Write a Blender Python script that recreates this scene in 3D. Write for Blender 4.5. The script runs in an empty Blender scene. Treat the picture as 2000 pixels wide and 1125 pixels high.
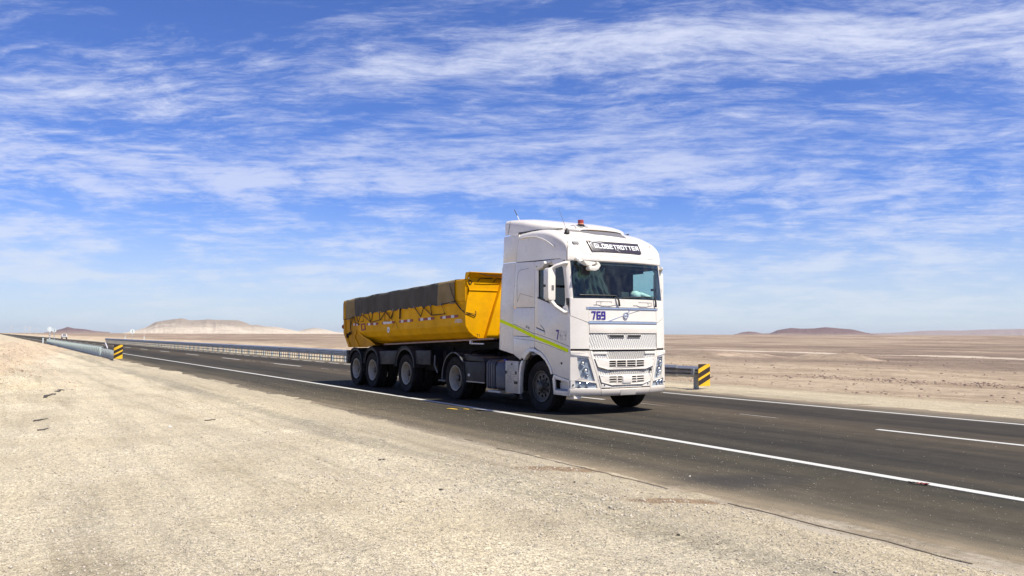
import bpy, math, random
import numpy as np
from mathutils import Vector, noise
from mathutils.geometry import tessellate_polygon
random.seed(7); rng = np.random.default_rng(7)
PI = math.pi
scn = bpy.context.scene
COL = scn.collection

# ------------------------------------------------------------------ camera
cam_d = bpy.data.cameras.new('camera')
cam = bpy.data.objects.new('camera', cam_d); COL.objects.link(cam)
scn.camera = cam
cam_d.sensor_width = 36.0
cam_d.lens = 1617.2 / 2000 * 36.0
cam_d.clip_start = 0.1; cam_d.clip_end = 60000
YAW, PITCH, ROLL = 2.58319, 0.0555566, 0.002514
CAM = Vector((14.439, -10.981, 1.616))
f_ = Vector((math.cos(PITCH)*math.cos(YAW), math.cos(PITCH)*math.sin(YAW), math.sin(PITCH)))
r_ = Vector((math.sin(YAW), -math.cos(YAW), 0)); u_ = r_.cross(f_)
r2 = r_*math.cos(ROLL) + u_*math.sin(ROLL); u2 = r2.cross(f_)
from mathutils import Matrix
m = Matrix((r2, u2, -f_)).transposed().to_4x4(); m.translation = CAM
cam.matrix_world = m

# ------------------------------------------------------------------ sky, sun, exposure
SUN = Vector((0.57, 0.24, 1.0)).normalized()
EL = math.asin(SUN.z); AZ = math.atan2(SUN.x, SUN.y)
world = bpy.data.worlds.new('World'); scn.world = world; world.use_nodes = True

SKYTINT = (.72, .94, 1.58); CLOUDC = (8.0, 8.5, 10.4); HAZEC = (7.6, 8.5, 8.8)
class NT:
    """small node-tree helper"""
    def __init__(s, nt): s.nt = nt; s.N = nt.nodes; s.L = nt.links
    def n(s, t, **k):
        o = s.N.new(t)
        ins = k.pop('ins', {})
        for a, b in k.items(): setattr(o, a, b)
        for a, b in ins.items(): s.set(o, a, b)
        return o
    def set(s, o, a, b):
        if isinstance(b, bpy.types.NodeSocket): s.L.new(b, o.inputs[a])
        else:
            if isinstance(b, (tuple, list)) and len(b) == 3 and o.inputs[a].type == 'RGBA': b = (*b, 1)
            o.inputs[a].default_value = b
    def math(s, op, a, b=0.0, c=0.0, clamp=False):
        o = s.n('ShaderNodeMath', operation=op, use_clamp=clamp); s.set(o, 0, a); s.set(o, 1, b)
        if op in ('MULTIPLY_ADD', 'SMOOTH_MIN'): s.set(o, 2, c)
        return o.outputs[0]
    def noise(s, vec, scale, detail=3, rough=.5, dist=0.0):
        o = s.n('ShaderNodeTexNoise', ins={'Scale': scale, 'Detail': detail, 'Roughness': rough, 'Distortion': dist})
        s.L.new(vec, o.inputs['Vector']); return o.outputs['Fac']
    def ramp(s, fac, stops, interp='LINEAR'):
        o = s.n('ShaderNodeValToRGB'); r = o.color_ramp; r.interpolation = interp
        while len(r.elements) < len(stops): r.elements.new(.5)
        for e, (p, c) in zip(r.elements, stops):
            e.position = p; e.color = (*c, 1) if isinstance(c, (tuple, list)) else (c, c, c, 1)
        s.L.new(fac, o.inputs[0]); return o.outputs[0]
    def mix(s, fac, a, b, mode='MIX'):
        o = s.n('ShaderNodeMix', data_type='RGBA', blend_type=mode)
        for i, v in ((0, fac), (6, a), (7, b)):
            if isinstance(v, bpy.types.NodeSocket): s.L.new(v, o.inputs[i])
            else: o.inputs[i].default_value = v if i == 0 else (*v, 1) if len(v) == 3 else v
        return o.outputs[2]
    def map(s, vec, loc=(0,0,0), rot=(0,0,0), scale=(1,1,1)):
        o = s.n('ShaderNodeMapping', ins={'Location': loc, 'Rotation': rot, 'Scale': scale})
        s.L.new(vec, o.inputs[0]); return o.outputs[0]
    def step(s, v, a, b):     # smooth 0..1 between a and b
        o = s.n('ShaderNodeMapRange', interpolation_type='SMOOTHSTEP', ins={'From Min': a, 'From Max': b, 'To Min': 0.0, 'To Max': 1.0})
        s.set(o, 'Value', v); return o.outputs[0]

w = NT(world.node_tree); w.N.clear()
sky = w.n('ShaderNodeTexSky', sky_type='NISHITA', sun_disc=False, sun_elevation=EL, sun_rotation=AZ,
          altitude=1200, air_density=1.0, dust_density=0.6, ozone_density=2.5)
gen = w.n('ShaderNodeTexCoord').outputs['Generated']
sx = w.n('ShaderNodeSeparateXYZ'); w.L.new(gen, sx.inputs[0])
zc = w.math('MAXIMUM', sx.outputs[2], 0.0)
den = w.math('ADD', zc, 0.055)
px = w.math('DIVIDE', sx.outputs[0], den); py = w.math('DIVIDE', sx.outputs[1], den)
cv = w.n('ShaderNodeCombineXYZ'); w.L.new(px, cv.inputs[0]); w.L.new(py, cv.inputs[1])
# cloud sheet coordinates: x across the view (along the streaks), y away along the view
ROTC = -(YAW - PI/2) + 0.10
pl = w.map(cv.outputs[0], rot=(0, 0, ROTC))
spp = w.n('ShaderNodeSeparateXYZ'); w.L.new(pl, spp.inputs[0]); cx0, cy0 = spp.outputs[0], spp.outputs[1]
warp = w.noise(w.map(pl, loc=(2, 9, 0), scale=(.9, .9, 1)), 1.0, 3, .5)
wv = w.n('ShaderNodeCombineXYZ'); w.L.new(w.math('MULTIPLY_ADD', warp, .5, cx0), wv.inputs[0]); w.L.new(w.math('MULTIPLY_ADD', warp, .45, cy0), wv.inputs[1])
med = w.noise(w.map(wv.outputs[0], loc=(7.3, 4.2, 0), scale=(.55, 1.9, 1)), 1.0, 5, .55)
rip = w.noise(w.map(wv.outputs[0], loc=(1.3, 0.2, 0), rot=(0, 0, .10), scale=(2.8, 8.0, 1)), 1.0, 6, .64, .35)
fine = w.noise(w.map(wv.outputs[0], loc=(0.3, 6.2, 0), rot=(0, 0, -.30), scale=(9, 17, 1)), 1.0, 6, .70, .5)
fluff = w.noise(w.map(wv.outputs[0], loc=(4.3, 1.2, 0), rot=(0, 0, .5), scale=(3.2, 5.0, 1)), 1.0, 7, .68, .4)
nn = w.math('MULTIPLY', med, .27); nn = w.math('MULTIPLY_ADD', rip, .25, nn); nn = w.math('MULTIPLY_ADD', fine, .20, nn); nn = w.math('MULTIPLY_ADD', fluff, .28, nn)
nn = w.math('MULTIPLY', w.math('SUBTRACT', nn, .5), w.math('MULTIPLY_ADD', w.step(cy0, 2.9, 4.2), -2.6, 6.8))
lowp = w.noise(w.map(gen, loc=(3, 1, 4), scale=(4.5, 4.5, 24)), 1.0, 8, .64, .5)
lowq = w.noise(w.map(gen, loc=(8, 2, 1), scale=(14, 14, 52)), 1.0, 6, .66, .4)
lowm = w.step(sx.outputs[2], .27, .15)
lown = w.math('MULTIPLY', w.math('MULTIPLY_ADD', w.math('SUBTRACT', lowq, .5), .8, w.math('SUBTRACT', lowp, .5)), 4.4)
nn = w.math('MULTIPLY_ADD', lown, lowm, nn)
vast = w.noise(w.map(pl, loc=(5.2, 8.8, 0), scale=(.55, .50, 1)), 1.0, 2, .5)
nn = w.math('MULTIPLY_ADD', w.math('SUBTRACT', vast, .5), 1.5, nn)
dens = w.ramp(w.math('DIVIDE', cy0, 14.0), [(.0, .34), (.145, .26), (.178, .36), (.205, .40), (.24, .66), (.31, .66), (.38, .60), (.46, .58), (.60, .54), (.80, .50)])
# left side of the sky overhead is clearer
dens = w.math('SUBTRACT', dens, w.math('MULTIPLY', w.math('MULTIPLY', w.step(cx0, .3, -.6), w.step(cy0, 2.5, 2.2)), .12))
dens = w.math('SUBTRACT', dens, w.math('MULTIPLY', w.math('MULTIPLY', w.step(cx0, -.3, -.9), w.step(cy0, 3.3, 2.8)), .13))
# one thick arm of cirrus
yc = w.math('MULTIPLY_ADD', w.math('POWER', w.math('ABSOLUTE', w.math('SUBTRACT', cx0, .5)), 2.0), .16, 2.40)
sg = w.ramp(w.math('DIVIDE', w.math('ADD', cx0, 2.0), 4.0), [(.1, .05), (.30, .09), (.6, .18), (.85, .26)])
gau = w.math('DIVIDE', w.math('SUBTRACT', w.math('MULTIPLY_ADD', med, .25, w.math('SUBTRACT', cy0, .12)), yc), sg)
gau = w.math('POWER', 2.718, w.math('MULTIPLY', w.math('MULTIPLY', gau, gau), -1.0))
gau = w.math('MULTIPLY', gau, w.ramp(w.math('DIVIDE', w.math('ADD', cx0, 2.0), 4.0), [(.12, .0), (.28, .45), (.5, .68), (.65, 1.0), (1.0, .8)]))
dens = w.math('ADD', dens, w.math('MULTIPLY', gau, .75))
# clear lane under that arm
ln_ = w.math('MULTIPLY', w.math('MULTIPLY', w.step(cy0, 2.62, 2.78), w.step(cy0, 3.15, 2.92)), w.step(cx0, -1.0, .0))
dens = w.math('SUBTRACT', dens, w.math('MULTIPLY', ln_, .16))
cover = w.math('MULTIPLY', w.step(w.math('ADD', dens, nn), -.10, 1.6), w.math('MULTIPLY_ADD', w.step(cy0, 2.6, 3.6), -.22, .90))
haze = w.step(sx.outputs[2], .17, -.01)
col = sky.outputs[0]
hs = w.mix(1.0, col, SKYTINT, 'MULTIPLY')
mixc = w.mix(cover, hs, CLOUDC)
hz = w.math('MULTIPLY', haze, .70)
mixh = w.mix(hz, mixc, HAZEC)
bg = w.n('ShaderNodeBackground', ins={'Strength': .068}); w.L.new(mixh, bg.inputs[0])
wo = w.n('ShaderNodeOutputWorld'); w.L.new(bg.outputs[0], wo.inputs[0])

sd = bpy.data.lights.new('sun', 'SUN'); sd.energy = 5.0; sd.angle = math.radians(.53); sd.color = (1, .945, .82)
so = bpy.data.objects.new('sun', sd); COL.objects.link(so)
so.rotation_euler = SUN.to_track_quat('Z', 'Y').to_euler(); so.location = (0, 0, 60)
scn.view_settings.view_transform = 'Standard'; scn.view_settings.look = 'None'
scn.view_settings.exposure = 0.50; scn.view_settings.gamma = 1.0; scn.view_settings.use_curve_mapping = False

# ------------------------------------------------------------------ mesh helpers
class MB:
    def __init__(s): s.v = []; s.f = []
    def add(s, vs, fs):
        o = len(s.v); s.v += [tuple(map(float, p)) for p in vs]; s.f += [tuple(i+o for i in q) for q in fs]; return s
    def box(s, x0, x1, y0, y1, z0, z1):
        return s.add([(x0,y0,z0),(x1,y0,z0),(x1,y1,z0),(x0,y1,z0),(x0,y0,z1),(x1,y0,z1),(x1,y1,z1),(x0,y1,z1)],
                     [(0,3,2,1),(4,5,6,7),(0,1,5,4),(1,2,6,5),(2,3,7,6),(3,0,4,7)])
    def prism(s, loops, fn):
        """loops: list of 2-D loops (first outer, rest holes); fn(a,b,k)->xyz with k 0/1 the two faces"""
        if not isinstance(loops[0][0], (tuple, list)): loops = [loops]
        pts = [p for l in loops for p in l]; n = len(pts)
        tri = tessellate_polygon([[Vector((p[0], p[1], 0)) for p in l] for l in loops])
        vs = [fn(p[0], p[1], 0) for p in pts] + [fn(p[0], p[1], 1) for p in pts]
        fs = [tuple(t) for t in tri] + [tuple(n+i for i in reversed(t)) for t in tri]
        o = 0
        for l in loops:
            k = len(l)
            for i in range(k):
                a, b = o+i, o+(i+1) % k; fs.append((a, b, b+n, a+n))
            o += k
        return s.add(vs, fs)
    def prismy(s, loops, y0, y1): return s.prism(loops, lambda a, b, k: (a, y1 if k else y0, b))
    def prismx(s, loops, x0, x1): return s.prism(loops, lambda a, b, k: (x1 if k else x0, a, b))
    def prismz(s, loops, z0, z1): return s.prism(loops, lambda a, b, k: (a, b, z1 if k else z0))
    def tube(s, pts, r, n=8, caps=True):
        pts = [Vector(p) for p in pts]; vs = []; fs = []
        rr = r if isinstance(r, (list, tuple)) else [r]*len(pts)
        ref = None
        for i, p in enumerate(pts):
            d = (pts[min(i+1, len(pts)-1)] - pts[max(i-1, 0)]).normalized()
            if ref is None: ref = Vector((0, 0, 1)) if abs(d.z) < .9 else Vector((1, 0, 0))
            a = d.cross(ref).normalized(); b = d.cross(a); ref = a.cross(d) if False else ref
            for k in range(n):
                t = 2*PI*k/n; vs.append(p + (a*math.cos(t) + b*math.sin(t))*rr[i])
        for i in range(len(pts)-1):
            for k in range(n):
                q = i*n+k; q2 = i*n+(k+1) % n; fs.append((q, q2, q2+n, q+n))
        if caps:
            fs.append(tuple(range(n))); fs.append(tuple(reversed(range((len(pts)-1)*n, len(pts)*n))))
        return s.add(vs, fs)
    def grid(s, rows):
        """rows: list of equal-length lists of points"""
        m_, n = len(rows), len(rows[0])
        return s.add([p for r in rows for p in r], [(i*n+j, i*n+j+1, (i+1)*n+j+1, (i+1)*n+j) for i in range(m_-1) for j in range(n-1)])
    def slab(s, rows, off):
        """grid with thickness; off = vector or fn(p)->vector"""
        m_, n = len(rows), len(rows[0])
        fo = off if callable(off) else (lambda p: off)
        top = [p for r in rows for p in r]; bot = [tuple(Vector(p) + Vector(fo(p))) for p in top]
        N_ = m_*n
        fs = [(i*n+j, i*n+j+1, (i+1)*n+j+1, (i+1)*n+j) for i in range(m_-1) for j in range(n-1)]
        fs += [tuple(reversed([k+N_ for k in q])) for q in fs]
        ring = [j for j in range(n)] + [i*n+n-1 for i in range(1, m_)] + [(m_-1)*n+j for j in range(n-2, -1, -1)] + [i*n for i in range(m_-2, 0, -1)]
        k = len(ring)
        fs += [(ring[(i+1) % k], ring[i], ring[i]+N_, ring[(i+1) % k]+N_) for i in range(k)]
        return s.add(top+bot, fs)
    def lathe(s, prof, c, ax='y', n=32, closed=False):
        """prof: (r, t) pairs; axis through c"""
        vs = []
        for r, t in prof:
            for k in range(n):
                a = 2*PI*k/n; ca, sa = r*math.cos(a), r*math.sin(a)
                vs.append({'y': (c[0]+ca, c[1]+t, c[2]+sa), 'x': (c[0]+t, c[1]+ca, c[2]+sa), 'z': (c[0]+ca, c[1]+sa, c[2]+t)}[ax])
        fs = []; m_ = len(prof)
        for i in range(m_ if closed else m_-1):
            j = (i+1) % m_
            for k in range(n):
                fs.append((i*n+k, i*n+(k+1) % n, j*n+(k+1) % n, j*n+k))
        return s.add(vs, fs)
    def build(s, name, mat, parent=None, smooth=False, bevel=0.0, label=None, auto=None):
        me = bpy.data.meshes.new(name)
        o0 = WL.get(parent, Vector((0, 0, 0))) if parent else Vector((0, 0, 0))
        me.from_pydata([(x-o0.x, y-o0.y, z-o0.z) for x, y, z in s.v], [], s.f)
        me.validate(verbose=False)
        import bmesh
        bm = bmesh.new(); bm.from_mesh(me); bmesh.ops.recalc_face_normals(bm, faces=bm.faces[:])
        if bevel:
            es = [e for e in bm.edges if len(e.link_faces) == 2 and e.calc_face_angle(0) > .6]
            bmesh.ops.bevel(bm, geom=es, offset=bevel, segments=2, profile=.6, affect='EDGES', clamp_overlap=True)
        bm.to_mesh(me); bm.free()
        if smooth or bevel:
            for p in me.polygons: p.use_smooth = True
            try: me.set_sharp_from_angle(angle=math.radians(auto or 38))
            except Exception: pass
        me.materials.append(mat)
        o = bpy.data.objects.new(name, me); COL.objects.link(o)
        if parent: o.parent = parent
        WL[o] = o0
        if label: o['label'] = label
        return o
WL = {}
def tag(o, label=None, cat=None, group=None, kind=None):
    if label: o['label'] = label
    if cat: o['category'] = cat
    if group: o['group'] = group
    if kind: o['kind'] = kind
    return o
def empty(name, loc, label, cat, group=None):
    o = bpy.data.objects.new(name, None); COL.objects.link(o); o.location = loc; o.empty_display_size = .3
    WL[o] = Vector(loc); return tag(o, label, cat, group)
def lerp(x, xs, ys): return float(np.interp(x, xs, ys))

# ------------------------------------------------------------------ materials
def mat(name, col, rough=.5, metal=0.0, var=.0, vscale=3.0, bump=0.0, bscale=40.0, dust=0.0, dustcol=(.30, .24, .17), coat=0.0, spec=.5, dirtlow=None, streak=False):
    m = bpy.data.materials.new(name); m.use_nodes = True
    t = NT(m.node_tree); b = t.N['Principled BSDF']
    b.inputs['Roughness'].default_value = rough; b.inputs['Metallic'].default_value = metal
    b.inputs['Coat Weight'].default_value = coat; b.inputs['Specular IOR Level'].default_value = spec
    oc = t.n('ShaderNodeTexCoord').outputs['Object']
    c = None
    if var:
        v = t.map(oc, scale=(1, 1, .25)) if streak else oc
        nz = t.noise(v, vscale, 6, .6)
        dk = tuple(x*(1-var) for x in col); lt = tuple(min(1, x*(1+var*.6)) for x in col)
        c = t.ramp(nz, [(.3, dk), (.55, col), (.75, lt)])
        rr = t.ramp(nz, [(.3, min(1, rough+.12)), (.7, max(.02, rough-.08))]); t.L.new(rr, b.inputs['Roughness'])
    if dust:
        n2 = t.noise(oc, 1.7, 8, .68); n3 = t.noise(oc, 23, 4, .6)
        d = t.math('MULTIPLY', t.step(t.math('MULTIPLY_ADD', n3, .25, n2), .5, .85), dust)
        if dirtlow:
            sp_ = t.n('ShaderNodeSeparateXYZ'); t.L.new(oc, sp_.inputs[0])
            low = t.step(t.math('MULTIPLY_ADD', n2, .5, sp_.outputs[2]), dirtlow+.25, dirtlow-.25)
            d = t.math('MAXIMUM', d, t.math('MULTIPLY', low, min(1, dust*1.7)))
        c = t.mix(d, c if c is not None else col, dustcol)
    if c is None: b.inputs['Base Color'].default_value = (*col, 1)
    else: t.L.new(c, b.inputs['Base Color'])
    if bump:
        bn = t.n('ShaderNodeBump', ins={'Strength': bump, 'Distance': .01}); t.L.new(t.noise(oc, bscale, 4, .6), bn.inputs['Height']); t.L.new(bn.outputs[0], b.inputs['Normal'])
    return m

M = {}
M['white'] = mat('cab_white_paint', (.80, .74, .66), .28, var=.04, vscale=2, dust=.22, dustcol=(.52, .43, .33), coat=.6, dirtlow=.85)
M['whiteplastic'] = mat('white_plastic', (.78, .73, .655), .42, var=.05, dust=.2, dustcol=(.46, .40, .32))
M['dark'] = mat('black_plastic', (.012, .012, .013), .55, var=.2, dust=.25, dustcol=(.09, .075, .06))
M['seam'] = mat('joint_shade_black', (.02, .02, .02), .8)  # black for joints and small dark parts; also paints shade inside gaps
M['inner'] = mat('cab_interior_dark', (.03, .032, .036), .8, var=.2)
M['greyp'] = mat('grey_plastic', (.13, .13, .13), .55, var=.15, dust=.3)
M['rubber'] = mat('tyre_rubber', (.014, .0125, .012), .85, var=.25, vscale=5, dust=.25, dustcol=(.045, .036, .03), spec=.25, bump=.3, bscale=60)
M['rimt'] = mat('trailer_rim_paint', (.44, .385, .30), .5, metal=.0, var=.2, dust=.3, dustcol=(.33, .26, .18))
M['rimd'] = mat('rim_disc_shaded_dusty', (.20, .165, .12), .6, var=.3, dust=.4, dustcol=(.12, .10, .07))  # disc colour darkened for shade deep in the dish, with dust over it
M['rimf'] = mat('worn_steel_rim', (.08, .075, .07), .5, metal=.4, var=.3, vscale=12, dust=.4, dustcol=(.10, .085, .07))
M['chassis'] = mat('chassis_black', (.010, .009, .009), .8, var=.25, dust=.2, dustcol=(.04, .034, .028), spec=.15)
M['fender'] = mat('fender_plastic', (.022, .022, .025), .55, var=.2, dust=.3, dustcol=(.07, .06, .055), spec=.3, bump=.2, bscale=8)
M['steel'] = mat('galvanised_steel', (.48, .49, .50), .42, metal=.75, var=.18, vscale=6)
M['steel2'] = mat('galvanised_steel_weathered', (.42, .47, .48), .6, metal=.35, var=.15, vscale=4, dust=.25)
M['steelp'] = mat('painted_post_pale', (.44, .52, .51), .5, var=.12, dust=.15)
M['lampbody'] = mat('lamp_body_grey', (.34, .33, .32), .3)
M['alu'] = mat('dusty_aluminium', (.48, .45, .41), .5, metal=.5, var=.15, dust=.4, dustcol=(.33, .28, .22))
M['chrome'] = mat('chrome_trim', (.62, .66, .74), .2, metal=.9, var=.05)
M['yellow'] = mat('dump_body_yellow', (.80, .39, .002), .5, var=.14, vscale=1.6, dust=.45, dustcol=(.42, .20, .012), bump=.25, bscale=5, streak=True, spec=.06)
M['orange'] = mat('dump_rear_orange', (.60, .28, .006), .5, var=.2, vscale=2, dust=.55, dustcol=(.34, .14, .02), bump=.25, bscale=6, streak=True, spec=.06)
M['sill'] = mat('sill_pinkish_brown', (.36, .22, .16), .6, var=.2, vscale=4)
M['tarp'] = mat('tarp_grey', (.068, .060, .045), .9, var=.18, vscale=2.5, dust=.35, dustcol=(.13, .115, .09), bump=.25, bscale=18, streak=True)
M['tarpb'] = mat('tarp_brown', (.24, .165, .065), .8, var=.18, vscale=3, dust=.3, dustcol=(.18, .14, .09), bump=.25, bscale=18)
M['rope'] = mat('rope_dark', (.035, .02, .015), .9, var=.2)
M['lime'] = mat('lime_reflective_tape', (.86, 1.0, .0), .5, var=.02, spec=.1)
M['navy'] = mat('navy_print', (.035, .015, .24), .45)
M['ghost'] = mat('faded_print', (.60, .55, .48), .5)
M['ghost2'] = mat('faded_print_pale', (.68, .62, .55), .5)
M['white2'] = mat('lettering_white', (.8, .8, .8), .4)
M['red'] = mat('reflector_red', (.26, .022, .008), .5, var=.15)
M['refw'] = mat('reflector_white', (.62, .58, .58), .35, var=.1)
M['amber'] = mat('beacon_red_amber', (.30, .045, .03), .2, coat=.3)
M['amber2'] = mat('beacon_amber', (.75, .30, .12), .2, coat=.5)
M['sign'] = mat('sign_board_dark', (.045, .035, .045), .25, var=.3, vscale=5)
M['signw'] = mat('sign_white', (.58, .64, .63), .4, var=.05)
M['hazy'] = mat('hazard_yellow', (.78, .46, .015), .4, var=.05)
M['hazk'] = mat('hazard_black', (.03, .018, .012), .5)
M['seatm'] = mat('seat_fabric', (.03, .033, .045), .9, var=.2)
M['dashm'] = mat('dashboard_plastic', (.045, .05, .052), .6, var=.2)
M['cloth'] = mat('white_cloth', (.75, .80, .78), .8, var=.08, bump=.4, bscale=20)
M['curtain'] = mat('cab_curtain', (.038, .048, .048), .8, var=.45, vscale=9, bump=.9, bscale=14, streak=True)
M['tank'] = mat('tank_grey', (.060, .064, .085), .45, metal=.2, var=.2, dust=.35, dustcol=(.12, .11, .11))
M['roof_grey'] = mat('roof_panel_grey', (.16, .15, .15), .35, var=.1)
M['stick'] = mat('dry_rubber_strip', (.05, .042, .032), .9, var=.3)
M['rag_red'] = mat('red_rag', (.20, .035, .03), .8, var=.4, vscale=20)
M['rag_yel'] = mat('yellow_paint_chip', (.72, .45, .06), .6, var=.2, vscale=20)
M['cardw'] = mat('distant_car_paint', (.7, .68, .68), .3)
M['cardk'] = mat('distant_car_dark', (.03, .03, .035), .3)

def glass(name, tint, gloss=.03, trans=1.0):
    m = bpy.data.materials.new(name); m.use_nodes = True; t = NT(m.node_tree); t.N.clear()
    tr = t.n('ShaderNodeBsdfTransparent', ins={'Color': tint})
    gl = t.n('ShaderNodeBsdfGlossy', ins={'Color': (1, 1, 1), 'Roughness': gloss})
    fr = t.n('ShaderNodeFresnel', ins={'IOR': 1.5})
    oc = t.n('ShaderNodeTexCoord').outputs['Object']
    bf = t.n('ShaderNodeNewGeometry').outputs['Backfacing']
    ff = t.math('MULTIPLY', fr.outputs[0], t.math('SUBTRACT', 1.0, bf))
    mx = t.n('ShaderNodeMixShader'); t.L.new(ff, mx.inputs[0]); t.L.new(tr.outputs[0], mx.inputs[1]); t.L.new(gl.outputs[0], mx.inputs[2])
    # thin film of road dust on the pane
    df = t.n('ShaderNodeBsdfDiffuse', ins={'Color': (.35, .36, .33)})
    dn = t.math('MULTIPLY', t.step(t.noise(t.map(oc, scale=(1, 1, .5)), 4, 8, .7), .42, .8), .05)
    m2 = t.n('ShaderNodeMixShader'); t.L.new(dn, m2.inputs[0]); t.L.new(mx.outputs[0], m2.inputs[1]); t.L.new(df.outputs[0], m2.inputs[2])
    o = t.n('ShaderNodeOutputMaterial'); t.L.new(m2.outputs[0], o.inputs[0]); return m
M['glass'] = glass('windscreen_glass', (.80, .90, .88))
M['glass2'] = glass('side_glass', (.80, .90, .875))
M['lens'] = glass('lamp_lens', (.82, .85, .88), .06)
M['reflector'] = mat('headlamp_reflector', (.80, .79, .78), .3, metal=.0, var=.3, vscale=14, bump=.6, bscale=14)

def mesh_grille():
    m = bpy.data.materials.new('grille_mesh_white'); m.use_nodes = True; t = NT(m.node_tree); b = t.N['Principled BSDF']
    oc = t.n('ShaderNodeTexCoord').outputs['Object']
    sp_ = t.n('ShaderNodeSeparateXYZ'); t.L.new(oc, sp_.inputs[0])
    a = t.math('MULTIPLY', t.math('MULTIPLY_ADD', sp_.outputs[1], -.38, sp_.outputs[2]), 2*PI/.026)
    c = t.math('MULTIPLY', t.math('MULTIPLY_ADD', sp_.outputs[2], .35, sp_.outputs[1]), 2*PI/.052)
    h = t.math('ADD', t.math('SINE', a), t.math('MULTIPLY', t.math('SINE', c), .55))
    ctr = t.step(t.math('ABSOLUTE', t.math('ADD', sp_.outputs[1], -.02)), .50, .44)
    lowz = t.step(sp_.outputs[2], 1.36, 1.26)
    lim = t.math('SUBTRACT', .75, t.math('MULTIPLY', t.math('MULTIPLY', ctr, lowz), .75))
    hole = t.math('GREATER_THAN', h, lim)
    cc = t.mix(hole, (.72, .70, .66), (.13, .105, .08)); t.L.new(cc, b.inputs['Base Color'])
    b.inputs['Roughness'].default_value = .5
    bn = t.n('ShaderNodeBump', ins={'Strength': .5, 'Distance': .01}); bn.invert = True; t.L.new(h, bn.inputs['Height']); t.L.new(bn.outputs[0], b.inputs['Normal'])
    return m
M['mesh'] = mesh_grille()

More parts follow.
